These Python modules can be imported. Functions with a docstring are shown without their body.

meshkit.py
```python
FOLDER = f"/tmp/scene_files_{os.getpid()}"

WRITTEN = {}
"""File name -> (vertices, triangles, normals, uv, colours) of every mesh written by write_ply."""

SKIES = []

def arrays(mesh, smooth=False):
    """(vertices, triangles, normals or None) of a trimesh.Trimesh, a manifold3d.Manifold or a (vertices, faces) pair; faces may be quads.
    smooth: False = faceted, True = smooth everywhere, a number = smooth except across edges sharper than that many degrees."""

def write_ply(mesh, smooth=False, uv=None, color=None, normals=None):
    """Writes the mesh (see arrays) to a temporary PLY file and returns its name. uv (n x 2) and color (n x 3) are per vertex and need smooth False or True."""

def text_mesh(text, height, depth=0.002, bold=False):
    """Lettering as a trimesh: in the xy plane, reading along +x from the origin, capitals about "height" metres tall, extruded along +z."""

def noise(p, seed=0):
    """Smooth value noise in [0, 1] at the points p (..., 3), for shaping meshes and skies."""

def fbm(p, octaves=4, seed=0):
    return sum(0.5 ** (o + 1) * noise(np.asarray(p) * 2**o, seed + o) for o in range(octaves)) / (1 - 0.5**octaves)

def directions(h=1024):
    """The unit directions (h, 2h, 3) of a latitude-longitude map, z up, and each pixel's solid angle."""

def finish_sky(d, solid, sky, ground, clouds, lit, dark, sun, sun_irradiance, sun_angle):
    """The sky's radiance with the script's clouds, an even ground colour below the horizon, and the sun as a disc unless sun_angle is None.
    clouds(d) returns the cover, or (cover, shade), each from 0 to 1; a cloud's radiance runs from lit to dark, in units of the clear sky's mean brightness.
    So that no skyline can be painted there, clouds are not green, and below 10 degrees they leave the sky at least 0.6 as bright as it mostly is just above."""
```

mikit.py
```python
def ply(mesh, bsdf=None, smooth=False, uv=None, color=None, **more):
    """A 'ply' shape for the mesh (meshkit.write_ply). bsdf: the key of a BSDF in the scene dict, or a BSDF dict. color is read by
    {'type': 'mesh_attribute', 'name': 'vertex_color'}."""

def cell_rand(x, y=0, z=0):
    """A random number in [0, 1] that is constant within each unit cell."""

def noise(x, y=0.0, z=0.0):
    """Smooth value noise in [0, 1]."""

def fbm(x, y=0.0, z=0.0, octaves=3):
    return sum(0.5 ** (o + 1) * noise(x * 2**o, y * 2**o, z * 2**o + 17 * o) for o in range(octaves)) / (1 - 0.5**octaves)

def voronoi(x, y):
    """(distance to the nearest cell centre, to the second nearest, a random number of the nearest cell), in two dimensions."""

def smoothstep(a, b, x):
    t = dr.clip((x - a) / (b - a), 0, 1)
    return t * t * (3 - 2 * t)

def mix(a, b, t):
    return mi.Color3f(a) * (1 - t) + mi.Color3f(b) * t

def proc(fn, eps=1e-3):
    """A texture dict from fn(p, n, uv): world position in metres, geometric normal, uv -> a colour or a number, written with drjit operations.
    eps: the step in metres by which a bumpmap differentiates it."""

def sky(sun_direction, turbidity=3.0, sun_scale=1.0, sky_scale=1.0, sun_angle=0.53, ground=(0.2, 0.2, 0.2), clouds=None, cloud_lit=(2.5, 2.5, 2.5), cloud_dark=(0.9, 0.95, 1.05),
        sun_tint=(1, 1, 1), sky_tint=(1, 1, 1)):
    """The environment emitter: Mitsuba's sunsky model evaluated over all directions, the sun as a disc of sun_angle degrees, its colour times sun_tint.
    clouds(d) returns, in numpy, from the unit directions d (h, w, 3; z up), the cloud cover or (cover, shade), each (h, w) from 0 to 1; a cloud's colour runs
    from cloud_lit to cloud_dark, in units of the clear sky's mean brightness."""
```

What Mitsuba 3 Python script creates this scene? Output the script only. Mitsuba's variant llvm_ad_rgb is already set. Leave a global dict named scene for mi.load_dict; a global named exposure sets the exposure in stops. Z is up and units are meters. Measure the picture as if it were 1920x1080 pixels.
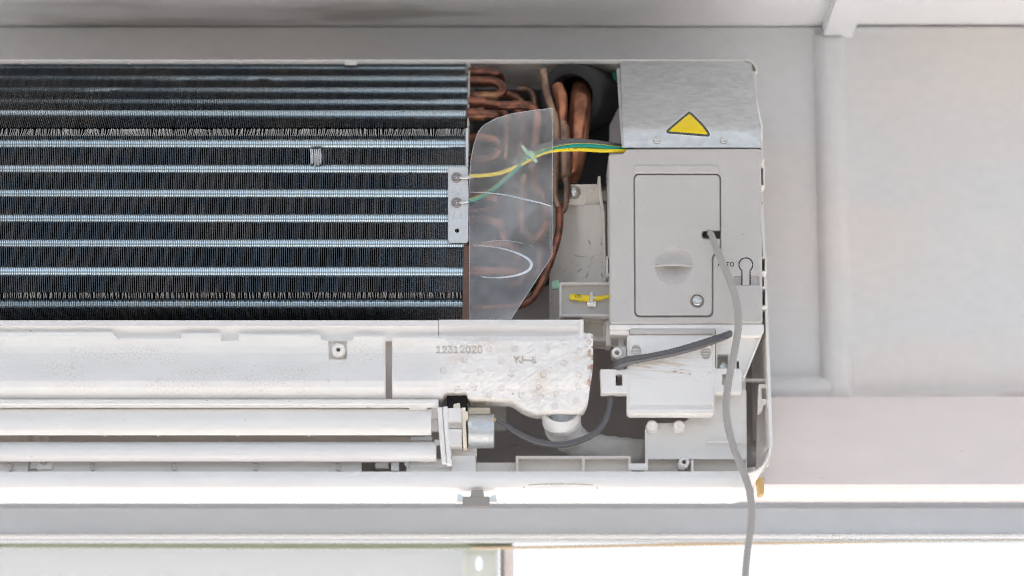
import math
import numpy as np, trimesh, shapely, manifold3d as m3
import drjit as dr
import mitsuba as mi
import mikit, meshkit
from shapely.geometry import Polygon, LineString

T = mi.ScalarTransform4f
rng = np.random.default_rng(7)
scene, labels = {}, {}

# ---------------------------------------------------------------- camera, sky, exposure
D, PITCH, PX = 2.2, math.radians(12.0), 0.0004        # metres to the unit, upward tilt, metres per photo pixel there
TGT = np.array([0.0, 0.0, 2.2])
FWD = np.array([0.0, math.cos(PITCH), math.sin(PITCH)])
UPV = np.array([0.0, -math.sin(PITCH), math.cos(PITCH)])
EYE = TGT - D * FWD
scene['camera'] = {'type': 'thinlens', 'fov': 2 * math.degrees(math.atan(960 * PX / D)), 'fov_axis': 'x', 'aperture_radius': 0.013,
                   'focus_distance': D + 0.008, 'near_clip': 0.05, 'far_clip': 500.0,
                   'to_world': T().look_at(origin=EYE.tolist(), target=TGT.tolist(), up=[0, 0, 1])}


def haze_clouds(d):
    n = meshkit.fbm(d * np.array([2.2, 2.2, 5.0]) + 3, 4, 2)
    low = np.clip(1 - d[..., 2] / 0.55, 0, 1)            # milky towards the horizon
    return np.clip(0.25 + 1.2 * (n - 0.35) + 0.9 * low, 0.15, 1.0), 0.1 + 0 * n


# high midday sun in front; the roof keeps it off the wall, and an added, unseen sunlit slab underneath lights everything from below
scene['sky'] = mikit.sky([0.22, -0.20, 0.95], turbidity=3, sky_scale=0.8, ground=(0.17, 0.17, 0.165), clouds=haze_clouds, cloud_lit=(2.9, 3.2, 3.6), sun_tint=(0.89, 0.98, 1.13))
exposure = 2.25


# ---------------------------------------------------------------- helpers
def P(px, py, y, tilt=0.0, zr=0.0):
    """World point(s) on the plane y + tilt * (z - zr) that lie at these photo pixels when the layout is measured off the photograph."""
    px, py, y = np.broadcast_arrays(np.asarray(px, float), np.asarray(py, float), np.asarray(y, float))
    k = PX / D
    d = FWD + ((px - 960) * k)[..., None] * np.array([1.0, 0, 0]) + ((540 - py) * k)[..., None] * UPV
    t = (y + tilt * (EYE[2] - zr) - EYE[1]) / (d[..., 1] - tilt * d[..., 2])
    return EYE + t[..., None] * d


def Z(py, y):
    return float(P(960, py, y)[2])


def X(px, y=0.0, py=540):
    return float(P(px, py, y)[0])


def key_for(name):
    if name not in scene:
        return name
    n = 1
    while f'{name}_{n:03d}' in scene:
        n += 1
    return f'{name}_{n:03d}'


def add(name, mesh, mat, label=None, cat=None, group=None, kind=None, smooth=30, uv=None):
    k = key_for(name)
    scene[k] = mikit.ply(mesh, mat, smooth=smooth, **({'uv': uv} if uv is not None else {}))
    d = {a: b for a, b in (('label', label), ('category', cat), ('group', group), ('kind', kind)) if b}
    if d:
        labels[k] = d
    return k


def join(*ms):
    return trimesh.util.concatenate([m for m in ms])


def inset(ring, d):
    """Counter-clockwise ring moved inwards by d with mitred corners."""
    a, b = np.roll(ring, 1, 0), np.roll(ring, -1, 0)
    e1, e2 = ring - a, b - ring
    e1 /= np.linalg.norm(e1, axis=1, keepdims=True) + 1e-12
    e2 /= np.linalg.norm(e2, axis=1, keepdims=True) + 1e-12
    n1, n2 = np.stack([-e1[:, 1], e1[:, 0]], 1), np.stack([-e2[:, 1], e2[:, 0]], 1)
    n = n1 + n2
    return ring + d * n / np.maximum((n * n).sum(1, keepdims=True) / 2, 0.35)


def extrude(outer, holes, depth, bevel=0.0, segs=3, back_cap=True, hole_bevel=None):
    """Prism in (x, n, z): front at n = 0, back at n = depth, the front edge rounded by bevel. outer and holes are (x, z) rings."""
    pol = shapely.geometry.polygon.orient(Polygon(outer, holes), 1.0)
    pol = pol.simplify(1e-6)
    rings = [np.array(pol.exterior.coords)[:-1]] + [np.array(h.coords)[:-1] for h in pol.interiors]
    if bevel > 0:
        hs0 = 1.0 if hole_bevel is None else hole_bevel / bevel
        while bevel > 5e-5:                                # an edge radius that the outline has room for
            q = [inset(r, bevel * (hs0 if i else 1.0)) for i, r in enumerate(rings)]
            if all(Polygon(a).is_valid and np.all(np.sum((np.roll(a, -1, 0) - a) * (np.roll(r, -1, 0) - r), 1) >= 0) for a, r in zip(q, rings)) and Polygon(q[0], q[1:]).is_valid:
                break
            bevel *= 0.75
        hole_bevel = None if hole_bevel is None else bevel * hs0
    levels = [(0.0, depth)] + ([(bevel * (1 - math.cos(t)), bevel * (1 - math.sin(t))) for t in np.linspace(0, math.pi / 2, segs + 1)] if bevel > 0 else [(0.0, 0.0)])
    V, F, at = [], [], 0
    last = []
    hs = 1.0 if hole_bevel is None or bevel <= 0 else hole_bevel / bevel
    for ri, r in enumerate(rings):
        n, sc = len(r), hs if ri else 1.0
        for ins, y in levels:
            q = inset(r, ins * sc)
            V.append(np.stack([q[:, 0], np.full(n, y * sc if y < depth else y), q[:, 1]], 1))
        for l in range(len(levels) - 1):
            a, b = at + l * n + np.arange(n), at + (l + 1) * n + np.arange(n)
            a2, b2 = np.roll(a, -1), np.roll(b, -1)
            F += [np.stack([a, a2, b2], 1), np.stack([a, b2, b], 1)]
        last.append(inset(r, levels[-1][0] * sc))
        at += n * len(levels)
    for k, ringset, y in ((0, last, 0.0),) + (((1, rings, depth),) if back_cap else ()):
        v2, f2 = np.vstack(ringset), m3.triangulate([np.asarray(q) for q in ringset])
        V.append(np.stack([v2[:, 0], np.full(len(v2), y), v2[:, 1]], 1))
        f2 = np.asarray(f2)
        tri = v2[f2]
        area = np.cross(tri[:, 1] - tri[:, 0], tri[:, 2] - tri[:, 0])
        f2 = np.where((area < 0)[:, None], f2[:, ::-1], f2)
        F.append((f2 if k == 0 else f2[:, ::-1]) + at)
        at += len(v2)
    m = trimesh.Trimesh(np.vstack(V), np.vstack(F), process=False)
    m.merge_vertices()
    return m


def prism(pts, yf, depth, bevel=0.0006, holes=(), tilt=0.0, zr=None, segs=3, hole_bevel=0.0003):
    """A plate whose front outline is measured in photo pixels and stands at depth yf (tilted: y grows by tilt per metre up from zr)."""
    pts = np.asarray(pts, float)
    if zr is None:
        zr = Z(pts[:, 1].mean(), yf)
    f = lambda q: P(np.asarray(q, float)[:, 0], np.asarray(q, float)[:, 1], yf, tilt, zr)[:, [0, 2]]
    m = extrude(f(pts), [f(h) for h in holes], depth, bevel, segs, True, min(hole_bevel, bevel) if bevel else None)
    m.vertices[:, 1] += yf + tilt * (m.vertices[:, 2] - zr)
    return m


def rect(x0, y0, x1, y1, r=0.0, n=5):
    if r <= 0:
        return [(x0, y0), (x1, y0), (x1, y1), (x0, y1)]
    return list(shapely.box(x0 + r, y0 + r, x1 - r, y1 - r).buffer(r, quad_segs=n).exterior.coords)[:-1]


def rounded(pts, r, n=4):
    p = Polygon(pts)
    p = p.buffer(-r, join_style=2).buffer(r, quad_segs=n).buffer(r, join_style=2).buffer(-r, quad_segs=n)
    return list(p.exterior.coords)[:-1]


def circ(cx, cy, r, n=24, ry=None):
    a = np.linspace(0, 2 * math.pi, n, endpoint=False)
    return [(cx + r * math.cos(t), cy + (ry or r) * math.sin(t)) for t in a]


def bx(x0, y0, x1, y1, yf, depth, bevel=0.0005, r=0.0, **kw):
    return prism(rect(x0, y0, x1, y1, r), yf, depth, bevel, **kw)


def spline(pts, m=8):
    p = np.asarray(pts, float)
    p = np.vstack([2 * p[0] - p[1], p, 2 * p[-1] - p[-2]])
    out = []
    for i in range(1, len(p) - 2):
        t = np.linspace(0, 1, m, endpoint=False)[:, None]
        a, b, c, d = p[i - 1], p[i], p[i + 1], p[i + 2]
        out.append(0.5 * (2 * b + (c - a) * t + (2 * a - 5 * b + 4 * c - d) * t**2 + (3 * b - a - 3 * c + d) * t**3))
    return np.vstack(out + [p[-2:-1]])


def sweep(path, r, n=14, flat=1.0, cap=True, ripple=None):
    """A tube along a path of world points, r a radius or one per point; returns mesh and uv (v along the path in metres)."""
    path = np.asarray(path, float)
    tan = np.gradient(path, axis=0)
    tan /= np.linalg.norm(tan, axis=1, keepdims=True)
    u = np.cross(tan[0], [0, 1.0, 0.02])
    u /= np.linalg.norm(u)
    r = np.broadcast_to(np.asarray(r, float), (len(path),))
    ang = np.linspace(0, 2 * math.pi, n + 1)
    s = np.concatenate([[0], np.cumsum(np.linalg.norm(np.diff(path, axis=0), axis=1))])
    V, UV = [], []
    for i, (p, t) in enumerate(zip(path, tan)):
        u = u - t * (u @ t)
        u /= np.linalg.norm(u)
        w = np.cross(t, u)
        rr = r[i] * np.ones(n + 1)
        if ripple is not None:
            rr = rr + ripple(s[i], ang)
        V.append(p + rr[:, None] * (np.cos(ang)[:, None] * u + flat * np.sin(ang)[:, None] * w))
        UV.append(np.stack([ang / (2 * math.pi), np.full(n + 1, s[i])], 1))
    V, UV = np.vstack(V), np.vstack(UV)
    k = np.arange(n)
    F = []
    for i in range(len(path) - 1):
        a, b = i * (n + 1) + k, (i + 1) * (n + 1) + k
        F += [np.stack([a, a + 1, b + 1], 1), np.stack([a, b + 1, b], 1)]
    if cap:
        for e, rev in ((0, True), (len(path) - 1, False)):
            c = len(V)
            ring = V[e * (n + 1):e * (n + 1) + n]
            V = np.vstack([V, path[e], ring])
            UV = np.vstack([UV, [[0.5, s[e]]], np.tile([[0.5, s[e]]], (n, 1))])
            a = c + 1 + k
            f = np.stack([np.full(n, c), a, c + 1 + (k + 1) % n], 1)
            F.append(f[:, ::-1] if rev else f)
    return trimesh.Trimesh(V, np.vstack(F), process=False), UV


def pipe(pts, rpx, m=8, n=14, **kw):
    """Tube through (px, py, y) control points, radius in photo pixels (one, or one per control point)."""
    p = spline(P(*np.asarray(pts, float).T), m)
    rp = np.asarray(rpx, float) * PX
    if rp.ndim:
        rp = np.interp(np.linspace(0, 1, len(p)), np.linspace(0, 1, len(rp)), rp)
    return sweep(p, rp, n, **kw)


def lathe(px, py, y, prof, n=28):
    """Turned part about the y axis at a pixel: prof = (radius in photo pixels, offset in y in metres), ordered from the front centre outwards and back."""
    c = P(px, py, y)
    a = np.linspace(0, 2 * math.pi, n, endpoint=False)
    V = np.vstack([np.stack([c[0] + r * PX * np.cos(a), np.full(n, c[1] + o), c[2] + r * PX * np.sin(a)], 1) for r, o in prof])
    F, k = [], np.arange(n)
    for i in range(len(prof) - 1):
        p, q = i * n + k, (i + 1) * n + k
        F += [np.stack([p, np.roll(p, -1), np.roll(q, -1)], 1), np.stack([p, np.roll(q, -1), q], 1)]
    m = trimesh.Trimesh(V, np.vstack(F)[:, ::-1], process=False)
    m.merge_vertices()
    m.update_faces(m.nondegenerate_faces())
    return m


def lathe_x(px0, px1, py, y, prof, n=32):
    """Turned part about the x axis: prof = (fraction from px0 to px1, radius in photo pixels)."""
    a, b = P(px0, py, y), P(px1, py, y)
    t = np.linspace(0, 2 * math.pi, n, endpoint=False)
    V = np.vstack([np.stack([np.full(n, a[0] + (b[0] - a[0]) * f), a[1] + r * PX * np.cos(t), a[2] + r * PX * np.sin(t)], 1) for f, r in prof])
    F, k = [], np.arange(n)
    for i in range(len(prof) - 1):
        p, q = i * n + k, (i + 1) * n + k
        F += [np.stack([p, np.roll(p, -1), np.roll(q, -1)], 1), np.stack([p, np.roll(q, -1), q], 1)]
    m = trimesh.Trimesh(V, np.vstack(F)[:, ::-1], process=False)
    m.merge_vertices()
    m.update_faces(m.nondegenerate_faces())
    m.fix_normals()
    return m


def screw_mesh(px, py, y, rpx, turn=0.3, h=0.35):
    """Pan head with a cross recess, facing the viewer."""
    r = rpx * PX
    prof = [(0, -r * 0.2)] + [(r * math.cos(t), r * h * math.sin(t)) for t in np.linspace(0, math.pi / 2, 8)] + []
    prof = [(0.0, -r * 0.4), (r, -r * 0.4)] + [(r * math.cos(t) ** 0.7 if t < 1.55 else 0.0, r * h * math.sin(t)) for t in np.linspace(0, math.pi / 2, 8)]
    head = m3.CrossSection([np.array(prof)]).revolve(28)
    for k in range(2):
        head = head - m3.Manifold.cube([r * 1.15, r * 0.26, r], True).rotate([0, 0, 90 * k]).translate([0, 0, r * (h + 0.02)])
    head = head.rotate([0, 0, math.degrees(turn)])
    mm = head.to_mesh()
    v = mm.vert_properties[:, :3]
    c = P(px, py, y)
    v = np.stack([v[:, 0] + c[0], -v[:, 2] + c[1], v[:, 1] + c[2]], 1)
    return trimesh.Trimesh(v, mm.tri_verts, process=False)


def xprof(pts, px0, px1, yref=None):
    """Solid of constant section along x: pts = closed section as (py, y)."""
    q = np.array([P(960, a, b)[1:] for a, b in pts])       # (y, z)
    yr = float(np.mean([b for _, b in pts])) if yref is None else yref
    pyr = float(np.mean([a for a, _ in pts]))
    x0, x1 = X(px0, yr, pyr), X(px1, yr, pyr)
    m = extrude(q, [], x1 - x0)
    v = m.vertices
    m.vertices = np.stack([x0 + v[:, 1], v[:, 0], v[:, 2]], 1)
    m.fix_normals()
    return m


def xsheet(pts, th, px0, px1, yref=None, smooth_path=False):
    """Bent sheet along x: pts = open section as (py, y), th its thickness in metres."""
    q = np.array([P(960, a, b)[1:] for a, b in pts])
    if smooth_path:
        q = spline(q, 5)
    s = LineString(q).buffer(th / 2, cap_style=2, join_style=1, quad_segs=3)
    yr = float(np.mean([b for _, b in pts])) if yref is None else yref
    pyr = float(np.mean([a for a, _ in pts]))
    x0, x1 = X(px0, yr, pyr), X(px1, yr, pyr)
    m = extrude(np.array(s.exterior.coords)[:-1], [], x1 - x0)
    v = m.vertices
    m.vertices = np.stack([x0 + v[:, 1], v[:, 0], v[:, 2]], 1)
    m.fix_normals()
    return m


def side_plate(pts, x0, x1):
    """Plate across x: outline in world (y, z)."""
    m = extrude(np.asarray(pts, float), [], x1 - x0)
    v = m.vertices
    m.vertices = np.stack([x0 + v[:, 1], v[:, 0], v[:, 2]], 1)
    m.fix_normals()
    return m


def text_on(text, px, py, hpx, y, depth=0.0003, bold=False, tilt=0.0, stretch=1.0):
    """Lettering standing on a front-facing surface, its lower left corner at the pixel."""
    t = meshkit.text_mesh(text, hpx * PX, depth, bold)
    c = P(px, py, y)
    v = np.array(t.vertices)
    t.vertices = np.stack([c[0] + v[:, 0] * stretch, c[1] - v[:, 2] + tilt * v[:, 1], c[2] + v[:, 1]], 1)
    t.fix_normals()
    return t


# ---------------------------------------------------------------- materials
def mat(name, d, two=True):
    scene[name] = {'type': 'twosided', 'bsdf': d} if two else d


def rgb(*c):
    return {'type': 'rgb', 'value': list(c)}


def plastic(name, c, rough=0.4, spec=0.5, bump=None, **kw):
    base = c if isinstance(c, dict) else rgb(*c)
    d = {'type': 'principled', 'base_color': base, 'roughness': rough, 'specular': spec, **kw}
    if bump:
        d = {'type': 'bumpmap', 'scale': bump[0], 'arbitrary': mikit.proc(bump[1], bump[2]), 'bsdf': d}
    mat(name, d)


def speckled(base, dirt, density=1.0, freq=90.0, mottling=0.06):
    """Plastic with faint mottling and scattered dark specks and smears of dirt."""
    def fn(p, n, uv):
        m = mikit.fbm(p.x * 25, p.y * 25 + 3, p.z * 60, 3)
        c = mi.Color3f(base) * (1 - mottling * 0.5 + mottling * m)
        big = mikit.noise(p.x * freq * 3.1 + 0.7 * p.z * freq, p.y * freq * 2, p.z * freq * 3.7 + 5 - 0.5 * p.x * freq)
        patch = mikit.smoothstep(0.52, 0.8, mikit.noise(p.x * 17, p.y * 14, p.z * 26 + 9))
        s = mikit.smoothstep(0.90, 0.98, big) * patch * density
        return c * (1 - s) + mi.Color3f(dirt) * s
    return mikit.proc(fn)


def fine(p, n, uv):
    return mikit.fbm(p.x * 900, p.y * 900, p.z * 900, 2)


plastic('white_plastic', speckled((0.80, 0.775, 0.745), (0.3, 0.22, 0.16)), 0.38, bump=(0.00004, fine, 0.0003))
plastic('glossy_white', speckled((0.82, 0.80, 0.775), (0.4, 0.33, 0.27), 0.5), 0.16)
plastic('box_grey', speckled((0.51, 0.487, 0.465), (0.16, 0.15, 0.14), 0.45, 170, 0.04), 0.42, bump=(0.00004, fine, 0.0003))
plastic('cream_plastic', speckled((0.66, 0.61, 0.55), (0.25, 0.18, 0.12), 0.8, 120), 0.45)
plastic('gear_cream', (0.78, 0.70, 0.56), 0.35)
plastic('tan_plastic', (0.50, 0.44, 0.33), 0.4)
plastic('chassis_grey', speckled((0.60, 0.55, 0.52), (0.2, 0.15, 0.12), 0.6, 60), 0.5)
plastic('dark_chassis', speckled((0.56, 0.52, 0.51), (0.03, 0.03, 0.03), 0.5, 60), 0.5)
plastic('cable_grey', speckled((0.36, 0.34, 0.318), (0.2, 0.18, 0.16), 0.6, 160), 0.42)
plastic('sleeve_grey', (0.085, 0.083, 0.088), 0.22, 0.8)
plastic('film_glint_and_edge', (0.52, 0.58, 0.64), 0.2, 0.8)  # pale colour of the painted film glints and the cut edge
plastic('shade_black', (0.02, 0.02, 0.024), 0.6)
plastic('black_ink', (0.015, 0.015, 0.018), 0.5)
plastic('tie_green', (0.36, 0.62, 0.42), 0.35)
plastic('green_plastic', (0.02, 0.30, 0.15), 0.4)
plastic('yellow_tube', (0.72, 0.55, 0.02), 0.4)
plastic('sticker_yellow', (0.85, 0.62, 0.0), 0.35)
plastic('sticker_border', (0.06, 0.065, 0.06), 0.4)
plastic('sticker_white', (0.75, 0.76, 0.76), 0.4)
plastic('wood_strip', (0.55, 0.44, 0.30), 0.6)
plastic('wood_chip', (0.55, 0.38, 0.16), 0.6)
plastic('brown_board', (0.30, 0.25, 0.22), 0.6)


def wire_fn(p, n, uv):
    a = uv.x
    band = mikit.smoothstep(0.0, 0.02, a - 0.17) * (1 - mikit.smoothstep(0.0, 0.02, a - 0.58))
    return mikit.mix((0.82, 0.64, 0.02), (0.0, 0.26, 0.19), band)


def wire_fn2(p, n, uv):
    a = uv.x
    band = mikit.smoothstep(0.0, 0.02, a - 0.62) * (1 - mikit.smoothstep(0.0, 0.02, a - 0.95))
    ink = mikit.smoothstep(0.62, 0.68, mikit.noise(uv.y * 900, a * 2.0, 2)) * (1 - mikit.smoothstep(0.03, 0.04, dr.abs(a - 0.28))) * mikit.smoothstep(0.4, 0.5, mikit.noise(uv.y * 90, 3, 1))
    return mikit.mix(mikit.mix((0.82, 0.62, 0.02), (0.02, 0.32, 0.12), band), (0.1, 0.07, 0.02), ink * 0.85)


plastic('earth_wire_green', mikit.proc(wire_fn), 0.35)
plastic('earth_wire_yellow', mikit.proc(wire_fn2), 0.35)


def foam_cells(p, n, uv):
    f1, f2, w = mikit.voronoi(p.x * 300, p.z * 300)
    return mikit.smoothstep(0.0, 0.25, f2 - f1) * 0.7 + 0.3 * mikit.fbm(p.x * 700, p.y * 700, p.z * 700, 2)


def foam_col(p, n, uv):
    c = mi.Color3f(0.83, 0.815, 0.79) * (0.96 + 0.06 * mikit.fbm(p.x * 30, 2, p.z * 50, 2))
    f1, f2, w = mikit.voronoi(p.x * 300, p.z * 300)
    patch = mikit.smoothstep(0.52, 0.75, mikit.fbm(p.x * 24, 7, p.z * 40, 3))
    grime = (1 - mikit.smoothstep(0.0, 0.16, f2 - f1)) * patch * 0.3
    spots = mikit.smoothstep(0.88, 0.95, mikit.noise(p.x * 420 + 90 * p.z, 4.4, p.z * 520 - 120 * p.x)) * mikit.smoothstep(0.5, 0.7, mikit.noise(p.x * 20, 1, p.z * 45)) * 0.6
    return mikit.mix(mikit.mix(c, (0.45, 0.37, 0.28), grime), (0.25, 0.17, 0.1), spots)


plastic('foam', mikit.proc(foam_col), 0.8, 0.25, bump=(0.00022, foam_cells, 0.0004))

FX1 = X(1112, -0.008, 690)


def rough_col(p, n, uv):
    c = mi.Color3f(0.85, 0.825, 0.80) * (0.95 + 0.07 * mikit.fbm(p.x * 40, 2, p.z * 60, 3))
    edge = mikit.smoothstep(0.009, 0.0, FX1 - p.x)                    # rust that crept along the broken right edge
    rust = mikit.smoothstep(0.50, 0.66, mikit.fbm(p.x * 330, 5, p.z * 260, 3) + 0.10 * edge - 0.06) * edge * 0.8
    sp = mikit.smoothstep(0.88, 0.93, mikit.noise(p.x * 330 + 90 * p.z, 3.4, p.z * 430 - 120 * p.x)) * mikit.smoothstep(0.42, 0.62, mikit.noise(p.x * 22, 8, p.z * 60)) * 0.9
    tan = mikit.smoothstep(0.52, 0.8, mikit.fbm(p.x * 45, 11, p.z * 55, 4)) * 0.3
    c = mikit.mix(c, (0.62, 0.48, 0.34), tan)
    return mikit.mix(mikit.mix(c, (0.36, 0.16, 0.06), rust), (0.30, 0.15, 0.07), sp)


plastic('rough_foam', mikit.proc(rough_col), 0.75, 0.3)


def zinc(p, n, uv):
    f1, f2, w = mikit.voronoi(p.x * 210 + 0.7 * mikit.noise(p.x * 500, 0, p.z * 500), p.z * 260 + p.y * 200)
    fz = mikit.fbm(p.x * 120, p.y * 120, p.z * 160, 4)
    return mi.Color3f(0.68, 0.70, 0.71) * (0.86 + 0.12 * w + 0.2 * (fz - 0.5))


def zinc_r(p, n, uv):
    return 0.36 + 0.2 * mikit.fbm(p.x * 260, p.y * 260, p.z * 330, 3)


mat('galvanised', {'type': 'principled', 'base_color': mikit.proc(zinc), 'metallic': 0.75, 'roughness': mikit.proc(zinc_r), 'specular': 0.5})
mat('pale_metal', {'type': 'principled', 'base_color': speckled((0.80, 0.82, 0.79), (0.5, 0.5, 0.45), 0.5), 'metallic': 0.4, 'roughness': 0.35})
mat('bright_metal', {'type': 'principled', 'base_color': rgb(0.66, 0.66, 0.64), 'metallic': 1.0, 'roughness': 0.24})
mat('alu_plate', {'type': 'principled', 'base_color': speckled((0.60, 0.61, 0.62), (0.2, 0.13, 0.08), 0.8, 170, 0.2), 'metallic': 0.6, 'roughness': 0.42})
mat('dull_metal', {'type': 'principled', 'base_color': rgb(0.36, 0.33, 0.29), 'metallic': 0.9, 'roughness': 0.35})
mat('old_screw', {'type': 'principled', 'base_color': rgb(0.30, 0.275, 0.26), 'metallic': 0.9, 'roughness': 0.35})
mat('clip_metal', {'type': 'principled', 'base_color': rgb(0.33, 0.30, 0.27), 'metallic': 0.8, 'roughness': 0.3})


def cop(p, n, uv):
    a = mikit.fbm(p.x * 190, p.y * 190, p.z * 150, 4)
    b = mikit.fbm(p.x * 60 + 9, p.y * 60, p.z * 50, 3)
    c = mikit.mix((0.31, 0.125, 0.08), (0.135, 0.068, 0.052), mikit.smoothstep(0.34, 0.66, a))
    return mikit.mix(c, (0.42, 0.27, 0.13), mikit.smoothstep(0.60, 0.72, b) * 0.7)


def cop_clean(p, n, uv):
    a = mikit.fbm(p.x * 70, p.y * 70, p.z * 50, 4)
    return mikit.mix((0.50, 0.21, 0.12), (0.19, 0.085, 0.055), mikit.smoothstep(0.42, 0.72, a))


def cop_dull(p, n, uv):
    a = mikit.fbm(p.x * 150, p.y * 150, p.z * 60, 4)
    return mikit.mix((0.36, 0.235, 0.17), (0.17, 0.11, 0.085), mikit.smoothstep(0.35, 0.7, a))


for nm, fn, r in (('copper_dark', cop, 0.30), ('copper_clean', cop_clean, 0.28), ('copper_dull', cop_dull, 0.45)):
    mat(nm, {'type': 'principled', 'base_color': mikit.proc(fn), 'metallic': 0.75, 'roughness': r, 'specular': 0.5})


def foamy(p, n, uv):
    return mikit.fbm(p.x * 800, p.y * 800, p.z * 800, 3)


plastic('insulation_foam', (0.035, 0.034, 0.037), 0.75, 0.3, bump=(0.0005, foamy, 0.0005))


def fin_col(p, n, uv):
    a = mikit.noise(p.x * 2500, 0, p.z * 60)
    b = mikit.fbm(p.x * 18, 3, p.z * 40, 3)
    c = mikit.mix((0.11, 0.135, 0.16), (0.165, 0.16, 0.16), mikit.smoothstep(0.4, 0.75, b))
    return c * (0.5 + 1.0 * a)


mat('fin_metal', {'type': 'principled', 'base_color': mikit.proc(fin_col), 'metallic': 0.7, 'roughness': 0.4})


mat('bare_fin', {'type': 'principled', 'base_color': speckled((0.62, 0.61, 0.60), (0.2, 0.16, 0.13), 1.0, 300, 0.8), 'metallic': 0.85, 'roughness': 0.38})
mat('collar_metal', {'type': 'principled', 'base_color': rgb(0.70, 0.86, 0.96), 'metallic': 1.0, 'roughness': 0.27})
mat('rusty_plate', {'type': 'principled', 'base_color': speckled((0.16, 0.09, 0.065), (0.35, 0.22, 0.15), 1.0, 200, 0.5), 'metallic': 0.3, 'roughness': 0.55})


# clear film, a little milky in uneven patches and flecked with dust
def film_w(p, n, uv):
    d = mikit.fbm(p.x * 35, 3, p.z * 30, 3)
    fleck = mikit.smoothstep(0.86, 0.94, mikit.noise(p.x * 1500 + 400 * p.z, 1.4, p.z * 1500 - 400 * p.x)) * mikit.smoothstep(0.45, 0.65, mikit.noise(p.x * 40, 6, p.z * 40))
    return dr.clip(0.15 + 0.34 * (d - 0.42) + 0.16 * fleck, 0.03, 1.0)


mat('clear_film', {'type': 'blendbsdf', 'weight': mikit.proc(film_w),
                   'a': {'type': 'thindielectric', 'int_ior': 1.5},
                   'b': {'type': 'twosided', 'bsdf': {'type': 'diffuse', 'reflectance': rgb(0.80, 0.81, 0.84)}}}, two=False)


def cloth(p, n, uv):
    return dr.sin(uv.y * 2 * math.pi / 0.0016) * dr.sin(uv.x * 2 * math.pi * 34)


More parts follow.
